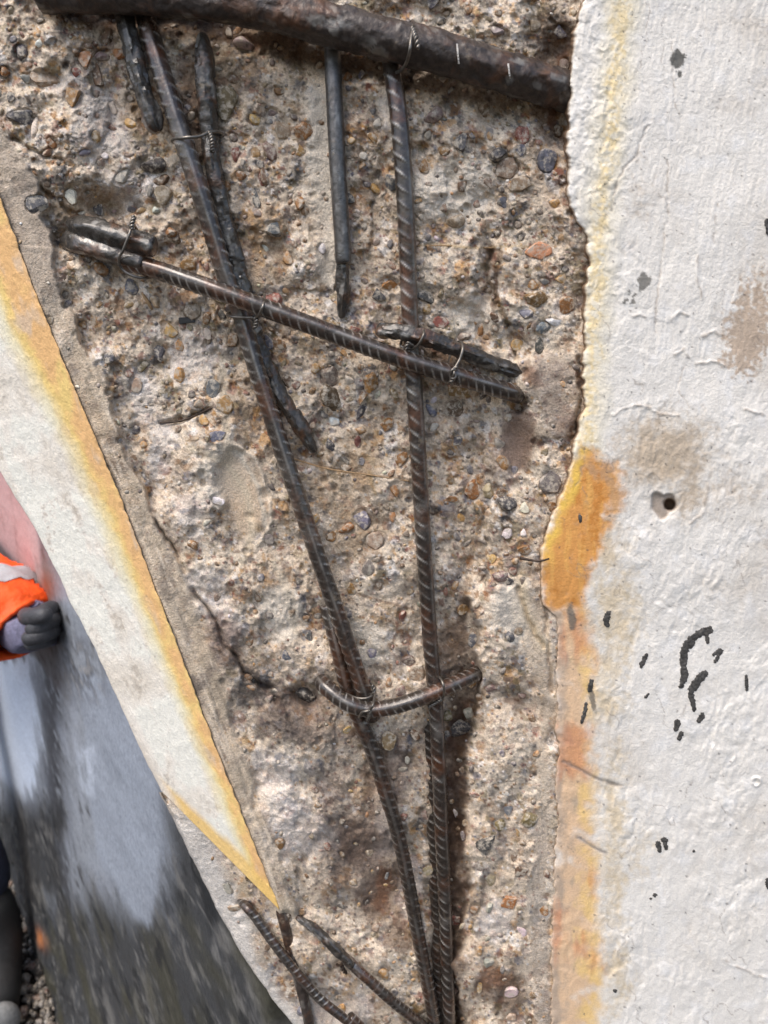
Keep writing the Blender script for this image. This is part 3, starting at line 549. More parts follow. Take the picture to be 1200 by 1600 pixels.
# ------------------------------------------------------------------ right: painted face
ss = np.concatenate([np.arange(0, 372, 2.0), np.arange(380, 900, 20.0)])
SK = [(-9, -5, 1), (-7, -1.5, 1), (-4.5, -3.0, 0), (-2.2, -1.3, 0), (-0.7, -0.35, 0)]     # fold of the broken coat edge: dx, dh (or h)
S2, Y2 = np.meshgrid(np.concatenate([np.zeros(len(SK)), ss]), ys)
E2 = edge(Y2); X2 = E2 + S2
LINES = []
def paint_height(X, Y, S):
    up = 1 - sst(560, 700, Y + 40 * fbm(X, Y, 120, 2, 201)); rightish = sst(950, 1040, X)
    rx = X * 0.97 + Y * 0.14 + 9 * fbm(X, Y, 50, 3, 206); ry = Y * 0.95 - X * 0.2 + 16 * fbm(X, Y, 40, 3, 208)
    brush = fbm(rx, ry * 0.1, 7, 3, 203); crink = 0.6 * fbm(rx + 7 * fbm(X, Y, 26, 3, 207), ry * 0.42, 14, 3, 209, 0.6, True) + 0.8 * (facet(rx + 6 * fbm(X, Y, 15, 2, 202), ry * 0.5, 15, 36, 1, 1.6)[0] - 0.3)
    lump = fbm(rx, ry * 0.6, 22, 4, 213, .6); fine = fbm(rx, ry * 0.6, 5.5, 2, 217)
    h = up * rightish * 0.4 * brush + (1 - 0.75 * up * rightish) * ((0.25 + 0.95 * sst(-0.35, 0.4, fbm(X, Y, 110, 3, 204))) * crink + 0.45 * lump) + 0.16 * fine + 0.8 * fbm(X, Y, 130, 2, 219)
    # flaked patches: worley plates with lifted rims
    zone = np.maximum(sst(0, 30, polysd(X, Y, [(925, 380), (1010, 400), (1080, 420), (1200, 380), (1200, 640), (1060, 640), (960, 640), (925, 600)])), 0.0)
    f1, f2, c1, c2, c3 = worley(X + 12 * fbm(X, Y, 30, 3, 221), (Y + 12 * fbm(X, Y, 30, 3, 225)) * 0.7, 42, 30)
    h += zone * ((c1 - 0.4) * 0.35 * sst(0.0, 0.05, f2 - f1))
    # raised brush ridges and cracks
    for pl, w, amp in [([(1012, 195), (995, 240), (965, 280), (955, 330)], 2.2, -1.1), ([(1050, 60), (1052, 160), (1062, 185)], 2, -0.7), ([(1043, 250), (1043, 320), (1045, 350)], 2.2, -0.9), ([(1040, 350), (1030, 430), (1022, 520)], 2.4, -0.9),
                       ([(1090, 400), (1090, 440), (1098, 468)], 2.6, 1.0), ([(1055, 555), (1068, 545), (1078, 558)], 3, 1.3), ([(1088, 568), (1110, 563), (1132, 572)], 3, 1.3), ([(1098, 525), (1115, 518), (1127, 522)], 3, 1.3), ([(990, 495), (1002, 490), (1010, 497)], 3, 1.2), ([(1050, 496), (1062, 488), (1074, 492)], 3, 1.1),
                       ([(955, 648), (985, 636), (1000, 630), (1025, 645), (1060, 650)], 2.5, 1.2), ([(1068, 570), (1058, 610), (1080, 640)], 2, -0.7), ([(1165, 640), (1180, 642), (1192, 648)], 3, 1.2), ([(1105, 760), (1100, 800), (1080, 820)], 3, 0.9), ([(880, 1190), (905, 1202), (935, 1218), (972, 1229)], 3.2, -1.8), ([(903, 1308), (925, 1322), (946, 1333)], 3.0, -1.2), ([(1130, 1500), (1160, 1515), (1200, 1530)], 3, 0.9), ([(905, 690), (915, 715), (900, 760)], 2, -1.2), ([(1120, 320), (1115, 380)], 2, -.6)]:
        dr_ = np.exp(-(segd(X + 5 * fbm(X, Y, 18, 3, 231), Y + 5 * fbm(X, Y, 18, 3, 235), pl) / (w * 0.7)) ** 2); h += 0.45 * amp * dr_; LINES.append(dr_ * sst(-0.4, 0.2, fbm(X, Y, 14, 2, 239)))
    # bevel worn near the broken edge
    h -= 1.3 * np.exp(-S / 9.0) * (0.6 + fbm(X, Y, 30, 3, 237))
    # bare orange primer sits lower than the white coat
    return h, zone, up, crink, lump
hp, zone, up, crink, lump = paint_height(X2, Y2, S2)
ORANGE = [(908, 690), (935, 712), (972, 728), (976, 800), (950, 835), (930, 895), (912, 960), (868, 962), (845, 945), (840, 870), (858, 820), (884, 750)]
LOWOR = [(868, 958), (915, 955), (928, 1050), (922, 1180), (932, 1300), (930, 1400), (940, 1480), (932, 1660), (850, 1660), (866, 1300)]
w2x = X2 + 14 * fbm(X2, Y2, 36, 4, 241); w2y = Y2 + 14 * fbm(X2, Y2, 36, 4, 245)
m_or = sst(-6, 16, polysd(w2x, w2y, ORANGE) + 8 * fbm(X2, Y2, 12, 3, 249)) * (1 - sst(0.1, 0.5, (X2 - 940) / 60 + 0.9 * fbm(X2, Y2, 24, 4, 247)) * sst(760, 830, Y2)); m_lo = sst(-16, 18, polysd(w2x, w2y, LOWOR) + 10 * fbm(X2, Y2, 16, 3, 248))
lvl = np.interp(Y2, [880, 985], [8.6, 7.0]) - 0.35 * m_or - 0.2 * m_lo
HP = lvl + hp * (1 - 0.55 * m_or) * (1 - .3 * m_lo)
hd = np.hypot(X2 - 1036, (Y2 - 789)); ang = np.arctan2(Y2 - 789, X2 - 1036)
rim = 22 + 3 * np.cos(3 * ang + 1) + 2 * np.sin(5 * ang)
cone = 1 - sst(0.75, 1.0, hd / rim); HP = HP - cone * 2.2
deep = 1 - sst(0.7, 1.15, np.hypot(X2 - 1046, Y2 - 788) / 9.0); HP = HP - deep * 11
cone2 = 1 - sst(0.75, 1.0, np.hypot(X2 - 1182, Y2 - 1221) / 9); HP += cone2 * 1.1 - 2 * (1 - sst(.5, .9, np.hypot(X2 - 1181, Y2 - 1222) / 7)) * 0.5
HP = np.where(S2 >= 0, HP, HP)
for k, (dx, dh, ab) in enumerate(SK):
    X2[:, k] = E2[:, k] + dx * np.clip(0.9 + 1.1 * fbm(Y2[:, k], Y2[:, k] * 0, 40, 3, 251) - 0.35 * sst(940, 1000, Y2[:, k]), 0.15, 2); HP[:, k] = dh if ab else HP[:, len(SK)] + dh
# colours of the coat
q1 = fbm(X2, Y2, 140, 4, 261); q2 = fbm(X2, Y2, 34, 4, 265); q3 = fbm(X2, Y2, 9, 3, 269); qs = fbm(X2, Y2 * 0.3, 20, 4, 273)
C2 = np.zeros(X2.shape + (3,)) + L3(230, 224, 214)
C2 = mixc(C2, L3(208, 198, 184), 0.7 * sst(0, 0.6, q1 + 0.4 * q2)); C2 = mixc(C2, L3(236, 233, 228), 0.6 * sst(0, 0.5, q2))
beige = np.maximum.reduce([blob(w2x, w2y, 1040, 705, 90, 70), 0.75 * blob(w2x, w2y, 1080, 770, 70, 60), 0.8 * blob(w2x, w2y, 950, 850, 40, 90), 0.8 * blob(w2x, w2y, 965, 960, 50, 110), 0.75 * blob(w2x, w2y, 950, 1080, 40, 90), 0.5 * blob(w2x, w2y, 1000, 1330, 50, 70), 0.75 * blob(w2x, w2y, 960, 1300, 30, 200), 0.7 * blob(w2x, w2y, 965, 1520, 30, 110), 0.45 * blob(w2x, w2y, 1150, 760, 80, 60), 0.4 * blob(w2x, w2y, 1000, 300, 40, 120)])
lowb = sst(800, 900, Y2)[..., None]; C2 = (lambda m_: C2 * (1 - m_[..., None]) + (L3(184, 164, 138) * (1 - lowb) + L3(214, 194, 160) * lowb) * m_[..., None])(0.85 * sst(0.2, 0.9, beige + 0.3 * q3 + 0.35 * q2 - 0.12 * crink))
brown = blob(w2x, w2y, 1180, 480, 60, 110) + 0.6 * blob(w2x, w2y, 1150, 560, 50, 60)
C2 = mixc(C2, L3(176, 152, 128), 0.8 * sst(0.55, 0.85, brown + 0.55 * q3 - 0.15))
yl = segd(w2x, w2y, [(975, -60), (972, 20), (962, 120), (955, 200), (940, 300), (936, 380), (930, 450), (926, 560), (918, 640), (915, 700)])
C2 = mixc(C2, L3(238, 198, 104), 0.9 * (1 - sst(3, 20, yl + 16 * q2)) * sst(-0.4, 0.25, q3 + q2 + .5 * qs))
C2 = mixc(C2, L3(232, 220, 190), 0.6 * (1 - sst(10, 44, yl)))
C2 = mixc(C2, L3(216, 148, 66), 0.94 * m_or); C2 = mixc(C2, L3(230, 174, 96), 0.7 * m_or * sst(-0.05, 0.35, fbm(X2 + 4 * q2, Y2 * 0.15, 11, 4, 275))); C2 = mixc(C2, L3(190, 150, 112), 0.8 * m_or * sst(-0.05, 0.4, q2 + 0.6 * qs + (X2 - 930) / 110.0)); C2 = mixc(C2, L3(188, 118, 44), 0.6 * m_or * sst(0.1, 0.45, -qs + .5 * q3))
C2 = mixc(C2, L3(244, 206, 96), 0.75 * m_or * (1 - sst(8, 26, S2 + 14 * q2)) * (1 - sst(840, 900, Y2)))
C2 = mixc(C2, L3(220, 172, 116), 0.72 * m_lo * sst(-0.75, 0.1, q2 + 0.7 * q1 + 0.3)); C2 = mixc(C2, L3(238, 200, 122), 0.7 * m_lo * sst(-0.05, 0.3, (X2 - 905) / 90 + 0.6 * q2)); C2 = mixc(C2, L3(180, 160, 140), 0.9 * m_lo * sst(-0.05, 0.35, 0.5 * q2 + 0.5 * qs + np.exp(-S2 / 16.0) * 0.6 - 0.15))
C2 = mixc(C2, L3(212, 128, 72), 0.5 * m_lo * sst(0.1, 0.5, q1 + qs * .6))
C2 = mixc(C2, L3(150, 134, 118), 0.55 * np.clip(np.maximum.reduce(LINES), 0, 1))
C2 = mixc(C2, L3(168, 154, 138), 0.55 * sst(0.12, 0.5, -crink + 0.3 * q3) * sst(-0.1, 0.5, q1 + 0.5 * qs))
hair = np.abs(fbm(X2 + 10 * q2, Y2 * 0.6, 95, 4, 283)); C2 = mixc(C2, L3(140, 126, 114), 0.5 * (1 - sst(0.004, 0.014, hair)) * sst(0.0, 0.3, fbm(X2, Y2, 120, 2, 287)))
# chips through to old grey paint
chip = np.maximum(blob(X2, Y2, 1058, 92, 15, 18, 30), 0.8 * blob(X2, Y2, 1062, 118, 6, 10)) ; chip2 = np.maximum(blob(X2, Y2, 1006, 440, 16, 22, 20), 0.75 * blob(X2, Y2, 985, 465, 22, 20, -40))
C2 = mixc(C2, L3(104, 102, 96), sst(0.5, 0.62, chip + 0.35 * q3 + 0.25 * q2)); C2 = mixc(C2, L3(120, 116, 108), 0.9 * sst(0.62, 0.72, chip2 + 0.5 * q3))
chip3 = np.maximum(blob(X2, Y2, 893, 965, 9, 30, -8), blob(X2, Y2, 925, 1090, 6, 34, -12)); C2 = mixc(C2, L3(112, 106, 96), 0.85 * sst(0.5, 0.65, chip3 + 0.3 * q3))
yspk = (1 - sst(6, 30, yl)) * sst(0.45, 0.6, fbm(X2, Y2, 5, 2, 281)); C2 = mixc(C2, L3(70, 66, 60), 0.7 * yspk * (Y2 < 330))
s1, s2_, sc1, sc2, sc3 = worley(X2, Y2, 30, 33); C2 = mixc(C2, L3(96, 88, 84), 0.75 * (1 - sst(0.03, 0.07, s1)) * (sc1 > 0.62))
C2 = mixc(C2, L3(120, 112, 106), 0.5 * np.exp(-(segd(X2, Y2, [(880, 1190), (905, 1202), (935, 1218), (972, 1229)]) / 3.4) ** 2)); C2 = mixc(C2, L3(150, 142, 136), 0.7 * np.exp(-(segd(X2, Y2, [(903, 1308), (925, 1322), (946, 1333)]) / 3) ** 2))
C2 = mixc(C2, L3(168, 154, 140), cone); C2 = mixc(C2, L3(126, 102, 80), deep)
for k in range(3): C2[:, k] = (L3(132, 108, 86) * (1 - sst(940, 1000, Y2[:, k:k + 1])) + L3(160, 144, 126) * sst(940, 1000, Y2[:, k:k + 1])) * (1 + 0.4 * q2[:, k:k + 1])
C2[:, 3] = C2[:, 5] * 0.5 + 0.5 * L3(190, 172, 148); C2[:, 4] = C2[:, 5] * 0.7 + 0.3 * L3(226, 216, 200)
P2 = W(X2, Y2, HP / 1000)
me = mesh_np('painted_face', P2.reshape(-1, 3), [grid_faces(*X2.shape)]); set_col(me, 'Col', np.clip(C2, 0, 0.86).reshape(-1, 3))
face = child('painted_face', me, M['paint'], pier); face['label'] = 'rough white painted face with yellow and orange stained broken edge'
def face_h(px, py):
    r = int(np.argmin(np.abs(ys - py))); c = int(np.argmin(np.abs(X2[r, len(SK):] - px))) + len(SK); return HP[r, c]

# bitumen dabs and chips on the painted face, each a raised spot of its own
def dab(pts, parent=face, name='bitumen_spot', mat='tar', th=0.35, hf=face_h):
    """pts: (x, y, radius px) chained into one low mound"""
    P_ = crom(np.array(pts, float), 8) if len(pts) > 1 else np.array(pts, float)
    x0, x1 = P_[:, 0].min() - 12, P_[:, 0].max() + 12; y0, y1 = P_[:, 1].min() - 12, P_[:, 1].max() + 12
    gx, gy = np.meshgrid(np.arange(x0, x1, 1.25), np.arange(y0, y1, 1.25))
    q = np.full(gx.shape, 9.0)
    for (x, y, r) in P_: q = np.minimum(q, np.hypot(gx - x, gy - y) / r)
    q = q * 1.1 + 0.6 * fbm(gx, gy, 7, 4, 301, 0.65)
    h = np.array([[hf(a, b) for a in gx[0, ::4]] for b in gy[::4, 0]]); h = np.repeat(np.repeat(h, 4, 0), 4, 1)[:gx.shape[0], :gx.shape[1]]
    hh = h + th * np.sqrt(np.clip(1.05 - q * q, 0, 1)) + 0.25 * fbm(gx, gy, 4, 2, 303) + 0.15
    hh = np.where(q > 0.98, h - 0.9, hh)
    kp = (np.minimum.reduce([q[:-1, :-1], q[1:, 1:], q[1:, :-1], q[:-1, 1:]]) < 1.0)
    fc = grid_faces(*gx.shape, kp); us = np.unique(fc); rm = np.full(gx.size, -1); rm[us] = np.arange(len(us))
    me = mesh_np(name, W(gx, gy, hh / 1000).reshape(-1, 3)[us], [rm[fc]])
    o = link(name, me, M[mat], parent); o.matrix_parent_inverse = Matrix.Identity(4); return o
for pts in [[(1108, 985, 8), (1090, 992, 7), (1072, 1010, 7.5), (1068, 1035, 6.5), (1069, 1058, 7), (1064, 1072, 5)], [(1104, 988, 5), (1106, 1004, 3.6)], [(1078, 1010, 5), (1084, 1004, 4)], [(1100, 1053, 8), (1088, 1068, 8), (1080, 1082, 6.5), (1083, 1100, 4.8), (1085, 1109, 4)], [(1097, 1118, 5.5), (1093, 1126, 5)], [(1059, 1128, 5.5), (1057, 1139, 5.5)], [(1064, 1147, 5), (1061, 1154, 4.5)], [(1116, 1022, 4), (1126, 1017, 4.5), (1117, 1034, 3.4)], [(1166, 1056, 2.6), (1167, 1068, 3.4), (1167, 1077, 3.6)],
            [(1010, 1024, 4), (1004, 1035, 5), (1002, 1041, 4)], [(951, 958, 5), (947, 970, 6), (949, 978, 3.5)], [(1013, 1085, 3), (1009, 1089, 3)], [(1028, 1318, 5), (1030, 1328, 4.5)], [(1038, 1312, 5.5), (1041, 1325, 4)], [(1023, 1399, 4)], [(1017, 1404, 2.4)], [(1084, 1330, 2.6)], [(1199, 1375, 4), (1200, 1386, 4)], [(906, 806, 3), (907, 814, 3.6)], [(924, 1064, 4), (922, 1078, 4.5)], [(916, 1098, 2.6), (914, 1112, 4), (909, 1128, 3.6)], [(961, 1548, 4)], [(1199, 345, 5), (1202, 362, 6)]]:
    dab(pts)
# a stub of wire caught in the broken edge
wp = resample(crom(np.array([W(812, 872, 0.008), W(835, 876, 0.010), W(847, 876, 0.0115), W(858, 873, 0.013)])), 0.0012)[0]
v, fcs = tube_data(wp, np.linspace(0.0009, 0.0005, len(wp)), 8); set_f(mesh_np('edge_wire', v, fcs), 'rib', np.zeros(len(v)))
child('edge_wire', bpy.data.meshes['edge_wire'], M['wire_dark'], face).matrix_parent_inverse = Matrix.Identity(4)

# ------------------------------------------------------------------ left: painted return of the pier
AB = np.array([(-300, -430), (-40, 205), (0, 310), (60, 470), (130, 640), (185, 770), (235, 900), (285, 1030), (330, 1150), (385, 1290), (437, 1421)], float)
LB = np.array([(-520, -430), (-40, 640), (0, 735), (30, 785), (60, 835), (88, 890), (110, 940), (143, 1000), (170, 1060), (215, 1160), (252, 1236)], float)
nr, nc = 680, 170
tt = np.concatenate([np.linspace(0, 0.25, 24, endpoint=False), np.linspace(0.25, 1, nr - 24)])
def arc(Pn, t):
    s = np.concatenate([[0], np.cumsum(np.linalg.norm(np.diff(Pn, axis=0), axis=1))]); s /= s[-1]; return np.stack([np.interp(t, s, Pn[:, k]) for k in (0, 1)], 1)
Aa, La = arc(AB, tt), arc(LB, tt)
nz = fbm(tt * 1700, tt * 0, 22, 4, 311); Aa[:, 0] += 4.0 * nz; La[:, 0] += 2.5 * fbm(tt * 1700, tt * 0 + 9, 30, 4, 315)
cs = np.linspace(0, 1, nc)
X3 = Aa[:, :1] * (1 - cs) + La[:, :1] * cs; Y3 = Aa[:, 1:] * (1 - cs) + La[:, 1:] * cs
dl = np.hypot(X3 - Aa[:, :1], Y3 - Aa[:, 1:]); dlt = (1 - tt)[:, None] * 1500
AX3 = np.maximum(arris(Y3) - X3, 0)
sl = dl + 0 * X3                           # px from the arris
al = (X3 * 0.35 + Y3 * 0.94); ac = (X3 * 0.94 - Y3 * 0.35)
h3 = 8 - 0.2 * AX3 + 0.5 * fbm(ac, al * 0.3, 13, 4, 321, 0.6, True) + 0.5 * fbm(X3, Y3, 60, 3, 325) + 0.18 * fbm(ac, al * .5, 6, 2, 327)
h3 -= 1.0 * np.exp(-sl / 5) + 0.8 * np.exp(-(1 - cs)[None, :] * 60)
tip = sst(0.955, 1.0, tt)[:, None]; h3 -= 0.6 * tip
p1 = fbm(X3, Y3, 110, 4, 331); p2_ = fbm(ac, al * 0.35, 26, 4, 335); p3_ = fbm(X3, Y3, 8, 3, 339)
C3 = np.zeros(X3.shape + (3,)) + L3(242, 235, 222)
C3 = mixc(C3, L3(216, 204, 186), 0.6 * sst(-0.1, 0.5, p1 + 0.5 * p2_)); C3 = mixc(C3, L3(182, 170, 154), 0.6 * sst(0.25, 0.6, p2_ + 0.5 * p3_))
wy_ = np.interp(Y3, [300, 500, 700, 900, 1100, 1200, 1300, 1420], [78, 84, 52, 50, 44, 40, 40, 50]) + 16 * p2_ + 8 * p1
ym = 1 - sst(-16, 12, sl - wy_); om = 1 - sst(-12, 10, sl - wy_ * 0.68 - 8 * p3_)
C3 = mixc(C3, L3(240, 220, 160), 0.6 * (1 - sst(0, 44, sl - wy_))); C3 = mixc(C3, L3(243, 203, 118), 0.85 * ym); C3 = mixc(C3, L3(232, 182, 128), 0.8 * om * sst(-0.6, 0.05, p2_ + p1 + 0.15)); C3 = mixc(C3, L3(222, 178, 134), 0.7 * om * sst(0.0, 0.5, p1) * sst(600, 800, Y3))
C3 = mixc(C3, L3(214, 196, 176), 0.6 * ym * sst(0.1, 0.5, p2_) )
# second orange margin along the broken foot of the coat
foot = dlt * 0.62
fy = (1 - sst(14, 30, foot + 8 * p2_)); C3 = mixc(C3, L3(244, 198, 118), 0.9 * fy * sst(0, 0.25, 1 - cs)[None, :]); C3 = mixc(C3, L3(206, 190, 172), 0.5 * sst(0.8, 1.0, cs)[None, :] * sst(0.85, 1, tt)[:, None])
w1, w2, wc1, wc2, wc3 = worley(X3, Y3, 26, 44); C3 = mixc(C3, L3(140, 128, 112), 0.4 * (1 - sst(0.03, 0.08, w1)) * (wc1 > 0.8))
# folds: arris lip, foot lip and the back of the return
nl, nb = 3, 5
Xf = np.concatenate([np.repeat(X3[:, :1], nl, 1) + np.array([3.5, 2.2, 0.8]), X3, np.repeat(X3[:, -1:], nb, 1) + np.array([-0.5, -.5, -.5, -.5, -.5])], 1)
Yf = np.concatenate([np.repeat(Y3[:, :1], nl, 1), Y3, np.repeat(Y3[:, -1:], nb, 1)], 1)
Hf = np.concatenate([h3[:, :1] + np.array([-6, -3, -0.8]), h3, h3[:, -1:] + np.array([-1.5, -5, -20, -80, -190])], 1)
Cf = np.concatenate([np.zeros((nr, nl, 3)) + L3(150, 132, 110), C3, np.zeros((nr, nb, 3)) + L3(196, 188, 178)], 1)
P3 = W(Xf, Yf, Hf / 1000)
# back of the return runs straight away from the face, not along the view rays
for j in range(1, nb): P3[:, nl + nc + j, :] = P3[:, nl + nc, :] + np.array([0.0, 1, 0]) * ([0, 3.5, 18.5, 78.5, 188.5][j] / 1000)
P3 = np.concatenate([P3, (P3[-1:] + np.array([0, 0.0015, -0.001])), (P3[-1:] + np.array([0, 0.006, -0.0015]))], 0); Cf = np.concatenate([Cf, Cf[-1:] * 0.9, np.zeros_like(Cf[-1:]) + L3(170, 152, 130)], 0)
me = mesh_np('painted_return', P3.reshape(-1, 3), [grid_faces(P3.shape[0], P3.shape[1])]); set_col(me, 'Col', np.clip(Cf, 0, 0.86).reshape(-1, 3))
o = child('painted_return', me, M['paint'], pier); o['label'] = 'white painted side strip with yellow and orange band along its edge'

# ------------------------------------------------------------------ reinforcement
def bar(name, label, pts, dia, ribs=None, flaky=0.0, mat='rebar', ends=(0.0, 0.0), group=None, seed=0, twist=0.5, ns=28, worn=0.0):
    """pts: (px, py, mm proud of the face); dia in mm; ribs = (pitch mm, height mm, skew)"""
    P0 = np.array([W(x, y, h / 1000) for x, y, h in pts]); Pc, s = resample(crom(P0, 24), 0.00045 if ribs else 0.0009)
    r = dia / 2000; th = np.linspace(0, 2 * np.pi, ns, endpoint=False); S_, TH = np.meshgrid(s * 1000, th, indexing='ij')
    rad = np.full(S_.shape, r); rib = np.zeros(S_.shape)
    if ribs:
        pitch, rh, skew = ribs; S_ = S_ + 0.9 * fbm(S_, TH * 0, 16, 2, 431 + seed); tq = (TH + twist) % (2 * np.pi); half = (tq > np.pi); tl = np.where(half, tq - np.pi, tq)
        ph = (S_ / pitch + skew * tl / np.pi + 0.5 * half) % 1.0
        rb = np.exp(-((ph - 0.5) / 0.085) ** 2) * np.clip(np.sin(tl) * 1.6 - 0.35, 0, 1)
        lg = np.exp(-(np.minimum(np.abs(tl), np.pi - np.abs(tl)) / 0.16) ** 2) * 0.8
        rb = rb * np.clip(0.75 + 0.9 * fbm(S_, 4 * np.sin(TH), 14, 3, 441 + seed), 0.45, 1.15); rib = np.maximum(rb, lg * 0.3); rad = rad + rh / 1000 * np.maximum(rb, lg)
    nzz = fbm(S_ / 1.0 + 3 * np.cos(TH), 7 * np.sin(TH) + 7 * np.cos(TH) * .4 + seed * 9.3, 9, 4, 401 + seed)
    rad = rad * (1 + 0.02 * nzz)
    if flaky:
        rad = rad * (1 - min(1, flaky * 7) * (1 - 0.86 / (np.abs(np.cos(TH + seed + S_ * 0.006)) ** 3.5 + np.abs(np.sin(TH + seed + S_ * 0.006)) ** 3.5) ** (1 / 3.5)))
        f1, f2, c1, c2, c3 = worley(S_ * 0.55 + 2 * nzz, dia * 0.5 * TH + 60 * seed, 4.2, 60 + seed); big = fbm(S_, 5 * np.sin(TH) + 5 * np.cos(TH) * .6 + seed * 5, 24, 3, 411 + seed)
        rad = rad * (1 + flaky * (1.0 * big + 2.0 * (c1 - 0.5) * sst(0, 0.05, f2 - f1) + 0.9 * nzz + 1.0 * (worley(S_ * 0.8 + nzz, dia * 0.5 * TH + 31 * seed, 2.3, 90 + seed)[2] - 0.5)))
        rib = np.maximum(rib, 0.55 * (c2 > 0.85) * sst(0.05, 0.2, f2 - f1))
    if worn: rib = np.maximum(rib, worn * sst(0.0, 0.5, fbm(S_ * 0.35, 3 * np.cos(TH) + seed, 8, 3, 421 + seed)))
    L_ = s[-1]
    for e, d in ((ends[0], s), (ends[1], L_ - s)):
        if e: rad = rad * (0.35 + 0.65 * np.sqrt(np.clip(d / (e / 1000), 0, 1)))[:, None]
        else: rad = rad * (1 - 0.16 * np.exp(-(d / 0.0006)))[:, None]
    V, F = tube_data(Pc, rad, ns); me = mesh_np(name, V, F)
    if flaky > 0.1: me.set_sharp_from_angle(angle=R(30))
    set_f(me, 'rib', np.concatenate([rib.ravel(), [0, 0]]))
    o = link(name, me, M[mat])
    c = Pc.mean(0); me.transform(Matrix.Translation(-Vector(c))); o.location = c
    return tag(o, label, 'rebar', group)
RB = (6.0, 0.55, 1.5); G = 'reinforcing bars exposed in the pier'
top = bar('heavy_bar', 'thick dark rusted bar running across the top of the break-out', [(60, -14, 10), (150, -12, 12), (250, -8, 14), (340, 0, 15), (430, 17, 15), (520, 40, 14), (640, 70, 13), (760, 104, 9), (850, 132, 2), (892, 146, -5)], 18.2, None, 0.055, 'heavy', group=G, seed=1, ns=56)
bar('ribbed_bar', 'long left ribbed bar slanting from the heavy top bar down to the tied crosspiece', [(219, -10, -2), (228, 30, 2), (255, 120, 7), (290, 230, 10), (325, 340, 10), (352, 430, 8), (376, 490, 6), (402, 580, 8), (440, 700, 9), (490, 850, 10), (528, 960, 10), (566, 1072, 9), (584, 1124, 8)], 9.3, RB, 0, group=G, seed=2, twist=0.2, worn=0.12)
bar('ribbed_bar', 'lower left ribbed bar lapped beside the slanting bar and running to the bottom', [(511, 945, -1), (528, 1015, 4), (547, 1090, 4), (575, 1155, 5), (600, 1230, 6), (626, 1320, 4), (655, 1470, 0), (678, 1590, -4), (690, 1660, -8)], 8.8, RB, 0, group=G, seed=3, twist=0.1)
bar('ribbed_bar', 'straight upright ribbed bar in the middle, from the heavy bar to the bottom', [(607, 70, -6), (613, 110, 2), (625, 200, 7), (634, 330, 8), (640, 480, 7), (646, 580, 7), (653, 700, 8), (662, 850, 7), (672, 1000, 5), (682, 1120, 4), (690, 1300, 0), (697, 1450, -3), (702, 1600, -6), (704, 1670, -8)], 8.8, (7.2, 0.6, 1.5), 0, group=G, seed=4, twist=0.75, worn=0.2)
bar('ribbed_bar', 'rusty ribbed bar half hidden behind the lower end of the upright bar', [(664, 1010, -12), (672, 1140, -10), (678, 1280, -11), (684, 1440, -12), (689, 1600, -13), (690, 1670, -15)], 10.0, RB, 0, group=G, seed=5)
bar('ribbed_bar', 'ribbed crossbar sloping from the two cut stubs down to the right', [(196, 409, 7), (240, 420, 11), (330, 451, 17), (420, 484, 18), (520, 521, 17), (620, 558, 17), (720, 590, 13), (790, 611, 5), (812, 618, -3)], 9.2, (4.8, 0.42, -1.9), 0, group=G, seed=6, twist=0.4)
bar('cut_stub', 'upper of two cut round bar stubs lying side by side at left', [(118, 351, -5), (140, 357, 6), (190, 371, 11), (241, 387, 13)], 11.6, None, 0.09, 'oldbar', group=G, seed=7)
bar('cut_stub', 'lower of two cut round bar stubs, its end on the crossbar', [(108, 376, -6), (132, 383, 5), (180, 397, 9), (226, 412, 11)], 10.6, None, 0.1, 'oldbar', group=G, seed=8)
bar('corroded_bar', 'black flaking bar lying behind the left slanting ribbed bar', [(316, 52, 3), (322, 130, 5), (328, 220, 4), (346, 320, 3), (374, 425, 2), (398, 525, 1), (432, 605, 1), (465, 660, 1), (492, 706, 0)], 9.4, None, 0.12, 'oldbar', (9, 16), G, 9)
bar('corroded_bar', 'short black scaly bar hanging under the top left of the heavy bar', [(190, 0, 2), (200, 50, 5), (218, 120, 7), (236, 178, 7), (247, 207, 7)], 9.2, None, 0.14, 'oldbar', (0, 5), G, 10)
bar('plain_bar', 'smooth worn grey bar hanging from the heavy bar, left of the upright', [(519, 60, -2), (521, 120, 4), (527, 250, 6), (534, 360, 6), (537, 412, 6)], 8.4, None, 0.015, 'plainbar', group=G, seed=11, worn=0.9)
bar('corroded_bar', 'thin corroded black tail below the smooth grey bar', [(536, 408, 4), (537, 445, 3), (535, 475, 2), (533, 497, 1)], 7.0, None, 0.16, 'oldbar', (0, 10), G, 12)
bar('corroded_bar', 'flat flaking black bar crossing the upright just above the crossbar', [(588, 516, 9), (620, 519, 14), (655, 526, 15), (700, 541, 10), (750, 560, 5), (800, 578, 1), (822, 586, -3)], 8.4, None, 0.15, 'oldbar', (3, 12), G, 13)
bar('bent_bar', 'bent ribbed crosspiece tied across both long bars near the bottom', [(500, 1062, 4), (513, 1077, 12), (540, 1097, 17), (572, 1108, 18), (610, 1105, 17), (650, 1093, 15), (700, 1073, 9), (735, 1057, 1), (756, 1046, -9)], 9.2, (4.4, 0.42, -1.2), 0, group=G, seed=14, twist=0.6)
bar('thin_bar', 'thin bar slanting from the painted tip to the bottom left corner of the hole', [(376, 1406, -12), (386, 1418, -2), (398, 1432, 0), (440, 1490, 6), (495, 1556, 9), (548, 1600, 10), (600, 1650, 4)], 6.0, (4.5, 0.3, 0.8), 0, group=G, seed=15, ns=20)
bar('thin_bar', 'dark upright bar under the painted tip, crossed by a thin bar', [(433, 1400, -3), (441, 1430, 1), (456, 1490, 0), (478, 1575, 3), (490, 1650, 1)], 7.0, None, 0.03, 'heavy', (0, 0), G, 16, ns=20)
